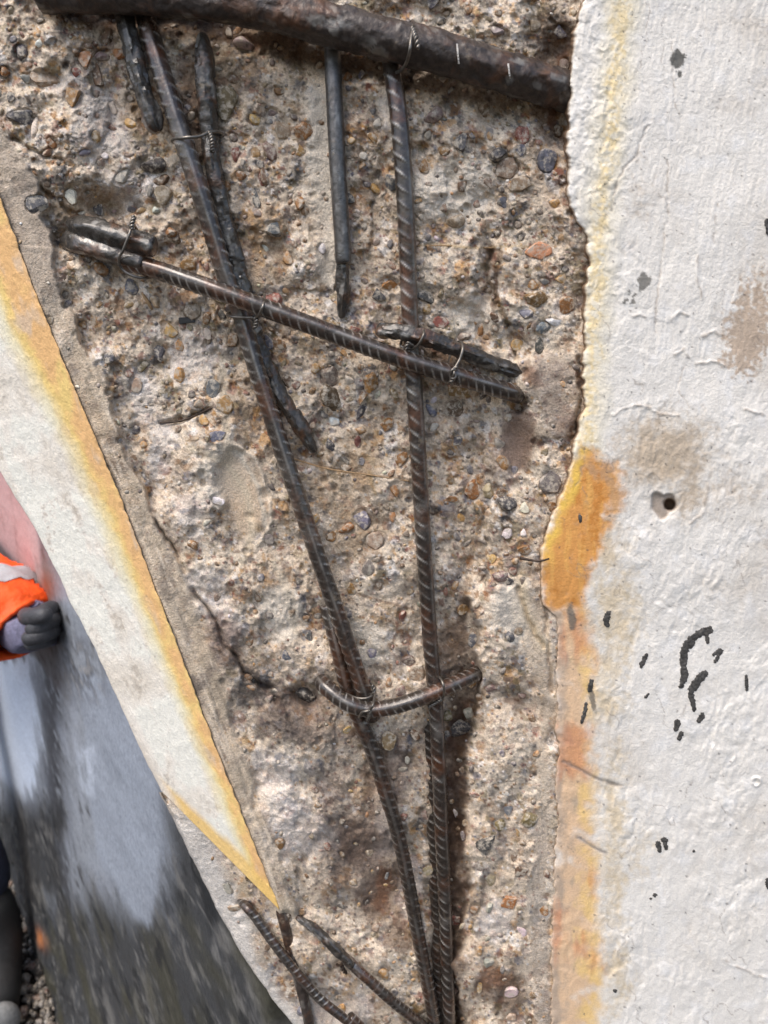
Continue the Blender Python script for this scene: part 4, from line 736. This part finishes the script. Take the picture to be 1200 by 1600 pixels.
bar('corroded_bar', 'flaking bar slanting to the foot of the upright bars', [(463, 1432, 1), (495, 1455, 5), (530, 1488, 8), (552, 1510, 9)], 6.4, None, 0.17, 'oldbar', (14, 3), G, 17, ns=20)
bar('thin_bar', 'lower grey bar continuing the flaking bar towards the bottom', [(538, 1496, 6), (575, 1530, 9), (620, 1570, 7), (662, 1604, 0), (700, 1640, -6)], 7.0, (4.5, 0.3, 0.8), 0.02, group=G, seed=18, ns=20)
bar('thin_bar', 'short bar end poking up beside the thin slanting bar at the bottom edge', [(546, 1588, 7), (556, 1598, 7), (580, 1622, 6), (605, 1650, 3)], 7.0, (4.5, 0.3, 0.8), 0.0, group=G, seed=19, ns=20)
# chalk ticks on the heavy bar: thin ribbons lying on its skin
dg = bpy.context.evaluated_depsgraph_get()
def ribbon(name, pts, wpx, mat, parent, n=24, lift=0.0003):
    """a thin strip following the bar's skin, found by casting onto it"""
    co = np.empty(len(parent.data.vertices) * 3, np.float32); parent.data.vertices.foreach_get('co', co); co = co.reshape(-1, 3) + np.array(parent.location)
    # project vertices to pixels for a nearest-surface lookup
    rel = co - np.array([0, 0, CAM_H]); dep = rel[:, 1] * CP - rel[:, 2] * SP; u = 600 + FPX * rel[:, 0] / dep; vv = 800 - FPX * (rel[:, 1] * SP + rel[:, 2] * CP) / dep
    Pp = resample(np.array(pts, float), np.hypot(pts[-1][0] - pts[0][0], pts[-1][1] - pts[0][1]) / n)[0]; V = []
    for i, (x, y) in enumerate(Pp):
        for k in (-1, 1):
            xx = x + k * wpx / 2 * (0.6 + 0.5 * math.sin(i * 1.7) ** 2); d2 = (u - xx) ** 2 + (vv - y) ** 2; near = np.argsort(d2)[:12]; j = near[np.argmin(dep[near])]
            t = dep[j] - lift; V.append(T(xx, y, t))
    V = np.array(V); f = [np.array([[2 * i, 2 * i + 1, 2 * i + 3, 2 * i + 2] for i in range(len(Pp) - 1)])]
    V2 = V + np.array([0, 0.0002, 0]); me = mesh_np(name, np.concatenate([V, V2]), [np.concatenate([f[0], f[0][:, ::-1] + len(V)])])
    o = link(name, me, M[mat], parent); o.matrix_parent_inverse = Matrix.Translation(-Vector(parent.location)); return o
ribbon('chalk_mark', [(714, 68), (717, 100)], 3.0, 'chalk', top); ribbon('chalk_mark', [(794, 99), (797, 123)], 3.0, 'chalk', top)

# ------------------------------------------------------------------ tie wires: a loop and a twisted pigtail each
GW = 'tie wires binding the bars'
def tie(label, loop, tail, mat='wire', r=0.75, turns=3.5, closed=True):
    e = empty('tie_wire'); P0 = np.array([W(x, y, h / 1000) for x, y, h in loop])
    if closed: P0 = np.concatenate([P0[-1:], P0, P0[:2]])
    c = crom(P0, 12)
    if closed: c = c[12:-12]
    Pc, s = resample(c, 0.0007); V, F = tube_data(Pc, np.full(len(Pc), r / 1000), 10, caps=not closed)
    ctr = Vector(Pc.mean(0)); e.location = ctr; inv = Matrix.Translation(-ctr)
    o = link('loop', mesh_np('loop', V, F), M[mat], e); o.matrix_parent_inverse = inv
    if tail is not None:
        A = np.array([W(x, y, h / 1000) for x, y, h in tail]); Ac, s = resample(crom(A, 12) if len(A) > 2 else A, 0.0005); Tn, N, B = frames(Ac, (0.3, -1, 0.2)); ph = s / s[-1] * turns * 2 * np.pi; parts = []
        for k in (0, np.pi):
            Hx = Ac + (N * np.cos(ph + k)[:, None] + B * np.sin(ph + k)[:, None]) * (r * 0.95 / 1000)
            parts.append(tube_data(Hx, np.full(len(Hx), r * 0.92 / 1000), 8))
        o = link('twisted_tail', mesh_np('twisted_tail', *merge(parts)), M[mat], e); o.matrix_parent_inverse = inv
    return tag(e, label, 'tie wire', GW)
tie('bright tie wire joining the left slanting bar and the black flaking bar', [(272, 217, 12), (290, 215, 17.5), (312, 213, 15), (326, 207, 12), (340, 206, 8), (346, 210, 3), (320, 216, -1), (286, 222, 2), (270, 222, 7)], [(328, 207, 12), (331, 220, 13), (332, 238, 12)])
tie('bright tie wire wrapped round the two cut stubs', [(207, 352, 14), (202, 366, 19), (193, 390, 18), (186, 404, 16), (190, 420, 13), (210, 432, 12), (232, 434, 8), (236, 425, 0), (222, 380, 0), (212, 355, 5)], [(205, 358, 18), (207, 348, 18), (210, 338, 17)], turns=2)
tie('tie wire at the crossing of the crossbar and the left slanting bar', [(413, 464, 15), (411, 478, 23), (404, 492, 20), (396, 496, 16), (378, 496, 13.5), (360, 494, 11), (358, 488, 2), (390, 470, -2), (410, 460, 6)], [(395, 495, 16), (401, 500, 17), (398, 512, 16)], turns=2.2)
tie('tie wire round the upright bar and the flat flaking bar', [(660, 513, 12), (662, 522, 20), (655, 537, 20), (646, 544, 16), (634, 544, 14), (626, 538, 12), (634, 520, -1), (650, 510, 0)], [(644, 541, 16), (637, 537, 18), (634, 545, 17)], turns=1.6)
tie('tie wire hung between the flaking bar and the right end of the crossbar', [(720, 535, 8), (723, 545, 14), (718, 562, 16), (711, 575, 18), (707, 592, 18), (706, 600, 10), (704, 590, 2), (702, 562, 0), (712, 538, 0)], [(714, 575, 19), (707, 579, 20.5), (710, 588, 20), (703, 598, 17)], turns=2.5)
tie('tie wire binding the lapped bars to the bent crosspiece', [(540, 1083, 8), (556, 1090, 15), (572, 1091, 17), (583, 1085, 14), (586, 1075, 9), (576, 1068, -3), (552, 1070, -5), (538, 1078, 2)], [(584, 1084, 14), (584, 1077, 15), (582, 1070, 14)], turns=1.6)
tie('tie wire crossing over the middle of the bent crosspiece', [(586, 1080, 12), (583, 1100, 25), (577, 1110, 25), (566, 1113, 24), (561, 1121, 18), (566, 1116, 6), (580, 1090, 4)], [(578, 1108, 25), (577, 1116, 23), (574, 1125, 18)], turns=2.6)
tie('tie wire where the bent crosspiece meets the upright bar', [(686, 1058, 12), (692, 1068, 19), (694, 1080, 19), (692, 1090, 14), (684, 1098, 10), (672, 1090, -4), (676, 1066, -4)], [(690, 1092, 14), (680, 1098, 13), (669, 1104, 12)], turns=3)
tie('tie wire looped over the heavy top bar above the upright', [(646, 34, 8), (645, 44, 22), (642, 62, 29), (640, 80, 30), (635, 98, 24), (626, 110, 12), (616, 112, 4), (612, 90, -6), (630, 50, -10), (642, 34, -2)], [(645, 44, 24), (650, 60, 29), (653, 76, 29.5)], turns=3.2)
tie('dark tie wire where the two thin bars cross below the painted tip', [(448, 1484, 2), (452, 1492, 5), (446, 1499, 4), (438, 1502, 0), (436, 1494, -14), (444, 1484, -14)], None, 'wire_dark', 0.8)
tie('short dark wire on the flaking bar near the bottom', [(534, 1488, 3), (538, 1497, 8.5), (533, 1508, 6), (526, 1506, 0), (526, 1494, -4)], [(533, 1506, 6), (536, 1514, 6), (540, 1520, 4)], 'wire_dark', 0.8, 1.5)

# ------------------------------------------------------------------ bits caught on the concrete
def core_h(px, py):
    r, c = gi(px, py); return float(H[r - 2:r + 3, c - 2:c + 3].max())
def twig(name, label, cat, pts, r, mat, lift=0.6):
    P_, s = resample(crom(np.array([W(x, y, (core_h(x, y) + lift) / 1000) for x, y in pts]), 10), 0.0012)
    rad = r / 1000 * (1 + 0.2 * fbm(s * 1000, s * 0, 5, 2, 501)) * np.minimum(1, 0.5 + np.minimum(s, s[-1] - s) / 0.004)
    V, F = tube_data(P_, rad, 8); o = link(name, mesh_np(name, V, F), M[mat]); c = Vector(P_.mean(0)); o.data.transform(Matrix.Translation(-c)); o.location = c
    return tag(o, label, cat)
twig('straw', 'pale straw lying on the concrete beside the coral pebble', 'straw', [(650, 384), (700, 384), (760, 387), (820, 388)], 0.32, 'straw', 0.1)
twig('straw', 'brown stalk stuck across the concrete left of the upright bar', 'straw', [(450, 714), (510, 732), (570, 741), (640, 752)], 0.4, 'straw', 0.1)
twig('twig', 'dark twig lodged in the concrete left of the slanting bar', 'twig', [(250, 661), (285, 657), (312, 646), (330, 637)], 0.6, 'wire_dark', -0.8)
twig('splinter', 'small pale splinter below the cut stubs', 'splinter', [(222, 458), (230, 470), (238, 484)], 0.9, 'straw', 0.2)
bm = bmesh.new()
cr = [W(279, 497, 0.0), W(304, 493.5, 0.0), (W(305, 503, 0.0)), W(280, 507, 0.0)]; hb = core_h(292, 500) / 1000
lo = [bm.verts.new(W(*p, hb - 0.001)) for p in [(279, 496), (291, 495.5), (304, 494), (305, 504), (292, 505), (280, 507)]]; hi = [bm.verts.new(W(*p, hb + 0.0008)) for p in [(279, 496), (291, 495.5), (304, 494), (305, 504), (292, 505), (280, 507)]]
bm.faces.new(hi); bm.faces.new(lo[::-1])
for i in range(6): bm.faces.new((lo[i], lo[(i + 1) % 6], hi[(i + 1) % 6], hi[i]))
bmesh.ops.recalc_face_normals(bm, faces=bm.faces); bmesh.ops.bevel(bm, geom=list(bm.edges), offset=0.0003, segments=2, affect='EDGES')
me = bpy.data.meshes.new('plastic_scrap'); bm.to_mesh(me); bm.free()
tag(link('plastic_scrap', me, M['black_plastic']), 'tiny black rectangular scrap on the concrete below the cut stubs', 'scrap')

# ------------------------------------------------------------------ background: ground, gravel, rear wall
gm, gn, gl_, gp = new_mat('dark_soil'); gg = nd(gn, 'ShaderNodeNewGeometry').outputs['Position']
gl_.new(ramp(gn, gl_, noise(gn, gl_, gg, 30, 6, 0.7), [(0.3, lin(34, 30, 26)), (0.7, lin(72, 64, 54))]), gp.inputs['Base Color']); gp.inputs['Roughness'].default_value = 0.95
gl_.new(bump(gn, gl_, noise(gn, gl_, gg, 90, 5, 0.7), 1.0, 0.01), gp.inputs['Normal'])
bm = bmesh.new(); bmesh.ops.create_grid(bm, x_segments=8, y_segments=8, size=60); me = bpy.data.meshes.new('ground'); bm.to_mesh(me); bm.free()
g = link('ground', me, gm); g['kind'] = 'structure'
# rear wall in its own plane: along a (away to the left), up z
Q0 = np.array([-0.083, 0.44]); EV = np.array([-0.583, 0.812]); EV /= np.linalg.norm(EV); NV = np.array([-EV[1], EV[0]])
if NV[1] > 0: NV = -NV
aa = np.concatenate([np.arange(-0.1, 1.7, 0.0035), np.arange(1.72, 5.0, 0.08)]); zz = np.concatenate([np.arange(-0.05, 1.3, 0.0032), np.arange(1.33, 2.6, 0.08)])
A4, Z4 = np.meshgrid(aa, zz)
def rear_pt(a, z, o):            # past its near end the wall turns in behind the pier
    p = np.maximum(a, 0); b = np.maximum(-a, 0)
    return np.stack([Q0[0] + EV[0] * p + NV[0] * o + 0.82 * b, Q0[1] + EV[1] * p + NV[1] * o + 0.57 * b, z + 0 * a], -1)
P4 = rear_pt(A4, Z4, 0); rel = P4 - np.array([0, 0, CAM_H]); dep = np.maximum(rel[..., 1] * CP - rel[..., 2] * SP, 0.05)
U4 = 600 + FPX * rel[..., 0] / dep; V4 = 800 - FPX * (rel[..., 1] * SP + rel[..., 2] * CP) / dep
am, zm = A4 * 1000, Z4 * 1000
O4 = 0.003 * fbm(am * .3, zm, 120, 4, 601) + 0.0006 * fbm(am * .3, zm, 25, 3, 605)
foot4 = 1 - sst(0.05, 0.35, Z4 + 0.05 * fbm(am, zm, 90, 3, 607)); O4 += foot4 * (0.02 + 0.012 * fbm(am, zm, 60, 4, 609))
P4 = rear_pt(A4, Z4, O4)
ru = am * 0.4; rv = zm; k1 = fbm(ru, rv * 0.6, 60, 4, 611); k2 = 0.75 * fbm(ru - 0.06 * rv, rv * 0.2, 22, 4, 615) + 0.55 * fbm(ru - 0.1 * rv, rv * 0.7, 26, 5, 617, 0.65); k3 = fbm(ru, rv * 0.8, 11, 3, 619); wu = U4 + 14 * k1 + 16 * k2; wv = V4 + 26 * k1 + 20 * k2
C4 = np.zeros(A4.shape + (3,)) + L3(140, 145, 152)
C4 = mixc(C4, L3(152, 158, 168), sst(-0.15, 0.4, k2 + 0.3 * k1)); C4 = mixc(C4, L3(66, 66, 68), 0.8 * sst(0.18, 0.5, -k2 + 0.5 * k3))
def pm(poly, soft=18): return sst(-soft, soft, polysd(wu, wv, poly))
C4 = mixc(C4, L3(214, 224, 238), 0.95 * pm([(-60, 1030), (55, 1030), (62, 1180), (45, 1260), (20, 1230), (-60, 1150)], 10))  # pale patch: blue sky sheen on the render put into its colour
C4 = mixc(C4, L3(148, 155, 166), 0.85 * pm([(128, 1040), (200, 1060), (255, 1220), (262, 1330), (230, 1450), (205, 1430), (150, 1330), (130, 1200)], 6))  # smooth grey render panel, sky light painted in as a blue tint
C4 = mixc(C4, L3(186, 194, 206), 0.7 * pm([(130, 1170), (145, 1165), (148, 1250), (132, 1240)], 6))
C4 = mixc(C4, L3(46, 46, 50), 0.85 * np.exp(-((U4 - np.interp(V4, [1000, 1300, 1500], [78, 88, 110]) + 16 * k2) / 17) ** 2) * sst(1000, 1060, V4) * sst(-.5, .1, k3 + k2 + .2))
dark = sst(1330, 1470, V4 + 60 * k1 + (U4 - 150) * -0.1 - 260 * np.exp(-((U4 - 260) / 60) ** 2) * 0) * (1 - 0.9 * pm([(150, 1300), (262, 1300), (230, 1450), (205, 1430)], 10))  # lower wall: mould, with the shade of its surroundings painted in as well
dark = np.maximum(dark, sst(230, 290, U4 + 30 * k2) * sst(1180, 1260, V4)); dark = np.maximum(dark, sst(-30, 10, 90 - U4 + 40 * k1) * sst(1220, 1290, V4))
C4 = mixc(C4, L3(44, 44, 43), 0.92 * dark); C4 = mixc(C4, L3(112, 110, 106), 0.75 * dark * sst(0.1, 0.3, fbm(ru - 0.1 * rv, rv * .5, 46, 6, 631, 0.68))); C4 = mixc(C4, L3(128, 126, 122), 0.55 * dark * sst(0.22, 0.5, k3 + 0.5 * k2)); C4 = mixc(C4, L3(62, 60, 44), 0.7 * dark * sst(0.1, 0.5, k1 + .2) * sst(1350, 1500, V4)); C4 = mixc(C4, L3(30, 32, 34), 0.85 * dark * sst(0.1, 0.28, fbm(ru, rv * 0.7, 30, 6, 633, 0.68)))
C4 = mixc(C4, L3(50, 48, 48), 0.85 * blob(U4, V4, 125, 1040, 34, 60, -25) * sst(-0.2, 0.2, k2 + 0.6 * k3)); C4 = mixc(C4, L3(176, 174, 172), 0.6 * blob(U4, V4, 118, 1045, 30, 50, -25) * sst(0.1, 0.3, k3))
hp_ = T(62, 920, 1.1); pink = sst(-0.01, 0.012, Z4 - 0.928 + 0.01 * k1) * sst(0.60, 0.64, A4 + 0.02 * k1)
band = sst(-0.01, 0.012, Z4 - 0.80 + 0.02 * k1) * (1 - pink) * sst(0.5, 0.62, A4 + 0.03 * k1)
C4 = mixc(C4, L3(96, 92, 92), 0.85 * band); C4 = mixc(C4, L3(58, 50, 48), 0.7 * band * sst(0, 0.5, k2 + k3)); C4 = mixc(C4, L3(186, 162, 160), pink); C4 = mixc(C4, L3(146, 120, 116), 0.7 * pink * sst(0.05, 0.5, k2 + 0.5 * k3)); C4 = mixc(C4, L3(132, 86, 62), 0.8 * np.exp(-((U4 - 72) / 16) ** 2) * np.exp(-((V4 - 915) / 40) ** 2))
C4 = mixc(C4, L3(190, 120, 72), 0.9 * blob(U4, V4, 79, 1460, 4, 14, -20))
me = mesh_np('rear_wall', P4.reshape(-1, 3), [grid_faces(*A4.shape)]); set_col(me, 'Col', C4.reshape(-1, 3))
rw = link('rear_wall', me, M['rear']); tag(rw, 'mould-streaked grey rendered wall behind the pier, pink paint above', 'wall')
# gravel: loose stones at the foot of the wall
gV, gF, gC, off = [], [], [], 0; nbig = []
for i in range(2600):
    a = random.uniform(0.55, 1.9); o_ = abs(random.gauss(0, 0.16)) + 0.01
    if o_ > 0.6: continue
    big = random.random() < 0.1; r = random.uniform(0.012, 0.022) if big else random.uniform(0.004, 0.011)
    p = rear_pt(np.array(a), np.array(r * 0.4 + random.uniform(0, 0.018)), np.array(o_)); v, fc = shapes[(2 if big else 1, random.randrange(18))]
    e = np.linalg.qr(rng.normal(0, 1, (3, 3)))[0]; sc = r * np.array([1, random.uniform(.7, 1), random.uniform(.5, .8)])
    gV.append(p + (v * sc) @ e.T); gF.append(fc + off); off += len(v); gC.append(np.repeat((L3(*random.choice([(120, 116, 112), (96, 90, 84), (140, 130, 122), (70, 66, 62), (124, 96, 86), (160, 156, 150)])) * random.uniform(.5, 1.0))[None], len(v), 0))
me = mesh_np('gravel', np.concatenate(gV), [np.concatenate(gF)]); set_col(me, 'Col', np.concatenate(gC))
tag(link('gravel', me, M['grit']), 'loose grey gravel at the foot of the rear wall', 'gravel', kind='stuff')

# ------------------------------------------------------------------ the worker behind the pier (mostly out of frame)
M['orange'] = plain_mat('hi_vis_orange', lin(255, 92, 22), 0.65, 0, 40, 0.22, 0.006, 60)
M['tape'] = plain_mat('reflective_tape', lin(196, 198, 200), 0.35, 0.3, 300, 0.15, 0.0002, 900)
M['navy'] = plain_mat('navy_work_cloth', lin(38, 42, 58), 0.85, 0, 60, 0.3, 0.002, 200)
M['knit'] = plain_mat('lavender_knit_glove', lin(112, 110, 132), 0.85, 0, 200, 0.3, 0.002, 260)
M['nitrile'] = plain_mat('black_coated_palm', lin(62, 62, 65), 0.6, 0, 90, 0.35, 0.002, 200)
M['skin'] = plain_mat('skin', lin(196, 150, 124), 0.6, 0, 100, 0.1, 0.0003)
M['boot'] = plain_mat('grey_boot_toe', lin(132, 132, 130), 0.6, 0, 200, 0.3, 0.0006)
M['sole'] = plain_mat('black_rubber', lin(34, 34, 34), 0.7, 0, 100, 0.3, 0.001)
def skin(name, vs, es, mats, parent, sub=2, mod=True):
    me = bpy.data.meshes.new(name); me.from_pydata([v[0] for v in vs], es, []); o = link(name, me, mats, parent)
    sk = o.modifiers.new('skin', 'SKIN'); sk.use_smooth_shade = True
    for i, v in enumerate(vs):
        r = v[1]; me.skin_vertices[0].data[i].radius = (r, r) if not isinstance(r, tuple) else r
    me.skin_vertices[0].data[0].use_root = True
    s = o.modifiers.new('subdivision', 'SUBSURF'); s.levels = sub; s.render_levels = sub
    return o
hand = T(64, 975, 0.96); elbow = T(-235, 900, 1.22); sh = np.array([-0.98, 1.42, 1.36])
hipL, hipR = np.array([-1.10, 1.60, 0.88]), np.array([-0.94, 1.50, 0.88])
ankR = T(-20, 1440, 1.49); ankR[2] = 0.10; kneeR = np.array([ankR[0] - 0.17, ankR[1] + 0.10, 0.50]); ankL = ankR + np.array([-0.34, 0.32, 0]); kneeL = ankL + np.array([0.0, 0.06, 0.42])
pel = (hipL + hipR) / 2; chest = np.array([-1.05, 1.58, 1.28]); neck = np.array([-1.03, 1.52, 1.46]); head = np.array([-1.0, 1.47, 1.60]); shL = np.array([-1.16, 1.66, 1.38]); elL = np.array([-1.24, 1.62, 1.10]); wrL = np.array([-1.14, 1.42, 0.98])
person = empty('person', (float(pel[0]), float(pel[1]), 0.0)); tag(person, 'worker in orange high-visibility jacket and grey-black glove reaching round behind the pier', 'person')
pinv = Matrix.Translation(-Vector(person.location))
body = skin('body', [(pel, .11), (chest, .12), (neck, .055), (head, .085), (head + np.array([0.01, -.02, .09]), .075), (sh, .055), (elbow, .038), (hand * .85 + elbow * .15, .028), (shL, .055), (elL, .038), (wrL, .028), (hipR, .085), (kneeR, .055), (ankR, .04), (hipL, .085), (kneeL, .055), (ankL, .04)],
            [(0, 1), (1, 2), (2, 3), (3, 4), (1, 5), (5, 6), (6, 7), (1, 8), (8, 9), (9, 10), (0, 11), (11, 12), (12, 13), (0, 14), (14, 15), (15, 16)], M['skin'], person); body.matrix_parent_inverse = pinv
jk = skin('jacket', [(pel + np.array([0, 0, .03]), .16), ((pel + chest) / 2, .165), (chest, .165), (sh, .085), (sh * .4 + elbow * .6, .072), (shL, .085), (elL, .065), (wrL, .05), (neck, .075)], [(0, 1), (1, 2), (2, 3), (3, 4), (2, 5), (5, 6), (6, 7), (2, 8)], M['orange'], person); jk.matrix_parent_inverse = pinv
tr = skin('trousers', [(pel, .14), (hipR, .105), (kneeR, .09), (ankR + np.array([0, 0, .06]), .08), (hipL, .105), (kneeL, .075), (ankL + np.array([0, 0, .06]), .062)], [(0, 1), (1, 2), (2, 3), (0, 4), (4, 5), (5, 6)], M['navy'], person); tr.matrix_parent_inverse = pinv
# loose sleeve with its reflective bands
path = crom(np.array([sh * .3 + elbow * .7, elbow, T(-120, 925, 1.12), T(-40, 938, 1.04), T(4, 958, 1.0), T(40, 986, 0.985)]), 14); Pc, s = resample(path, 0.004)
ns_ = 48; S_, TH = np.meshgrid(s * 1000, np.linspace(0, 2 * np.pi, ns_, endpoint=False), indexing='ij'); f_ = s / s[-1]
base = np.interp(f_, [0, .4, .75, .9, 1.0], [.066, .066, .064, .054, .045])[:, None]
rad = base * (1 + 0.2 * fbm(S_ * 0.7 + 25 * np.cos(TH), 45 * np.sin(TH), 26, 3, 701, 0.5, True) + 0.06 * np.sin(S_ / 8 + 2.5 * np.sin(TH + 1)))
V, F = tube_data(Pc, rad, ns_, caps=False)
V = V.reshape(len(Pc), ns_, 3); inner = Pc[-1] + (V[-1] - Pc[-1]) * 0.86; inner2 = Pc[-8] + (V[-8] - Pc[-8]) * 0.8
Vs = np.concatenate([V, inner[None], inner2[None]], 0); sl_ = link('sleeve', mesh_np('sleeve', Vs.reshape(-1, 3), [grid_faces(len(Vs), ns_, wrap=True)]), M['orange'], person); sl_.matrix_parent_inverse = pinv
for (k0, k1_) in ((0.90, 0.945), (0.66, 0.71)):
    i0, i1 = int(k0 * len(Pc)), int(k1_ * len(Pc)); Vb = Pc[i0:i1, None] + (V[i0:i1] - Pc[i0:i1, None]) * 1.025
    o = link('reflective_band', mesh_np('reflective_band', Vb.reshape(-1, 3), [grid_faces(len(Vb), ns_, wrap=True)]), M['tape'], sl_); o.matrix_parent_inverse = Matrix.Identity(4)
# glove: back of the hand, four curled fingers, thumb
def gT(x, y, t): return T(x, y, t)
FS = -20
gl = skin('glove', [(gT(66, 980, 0.96), .040), (gT(40, 985, .985), .034), (gT(20, 980, 1.02), .034), (gT(76, 952, 0.955), .030), (gT(88, 985, 0.96), .030), (gT(68, 1006, 0.955), .026), (gT(50, 955, .955), .026)], [(0, 1), (1, 2), (0, 3), (0, 4), (0, 5), (0, 6)], M['knit'], person); gl.matrix_parent_inverse = pinv
for pts in [[(102, 952, .95, .014), (94, 956, .915, .014), (78, 964, .90, .013), (62, 974, .905, .012)], [(106, 968, .95, .0145), (97, 972, .91, .0145), (80, 981, .898, .0135), (60, 990, .903, .0125)], [(106, 984, .95, .014), (96, 989, .91, .014), (78, 996, .90, .013), (58, 1001, .907, .012)], [(100, 998, .955, .012), (90, 1003, .918, .012), (74, 1008, .91, .011), (58, 1010, .915, .010)]]:
    fo = skin('finger', [(gT(x + FS, y - 2, t), r * 0.8) for x, y, t, r in pts], [(0, 1), (1, 2), (2, 3)], M['nitrile'], gl); fo.matrix_parent_inverse = Matrix.Identity(4)
fo = skin('thumb', [(gT(40, 962, .93), .012), (gT(46, 964, .905), .0115), (gT(62, 962, .89), .011), (gT(80, 958, .885), .010)], [(0, 1), (1, 2), (2, 3)], M['nitrile'], gl); fo.matrix_parent_inverse = Matrix.Identity(4)
# boots
def boot(ank, yaw, nm):
    c_, s_ = math.cos(yaw), math.sin(yaw); fw = np.array([c_, s_, 0]); lt = np.array([-s_, c_, 0])
    o = skin('boot', [(ank + np.array([0, 0, .12]), .058), (ank + np.array([0, 0, -.02]), .055), (ank + fw * .07 + np.array([0, 0, -.045]), .05), (ank + fw * .14 + np.array([0, 0, -.055]), .046), (ank - fw * .05 + np.array([0, 0, -.05]), .045)], [(0, 1), (1, 2), (2, 3), (1, 4)], M['sole'], person); o.matrix_parent_inverse = pinv
    t_ = skin('toe_cap', [(ank + fw * .12 + np.array([0, 0, -.05]), .05), (ank + fw * .175 + np.array([0, 0, -.056]), .046)], [(0, 1)], M['boot'], o); t_.matrix_parent_inverse = Matrix.Identity(4)
boot(ankR, R(-62), 0); boot(ankL, R(-70), 1)
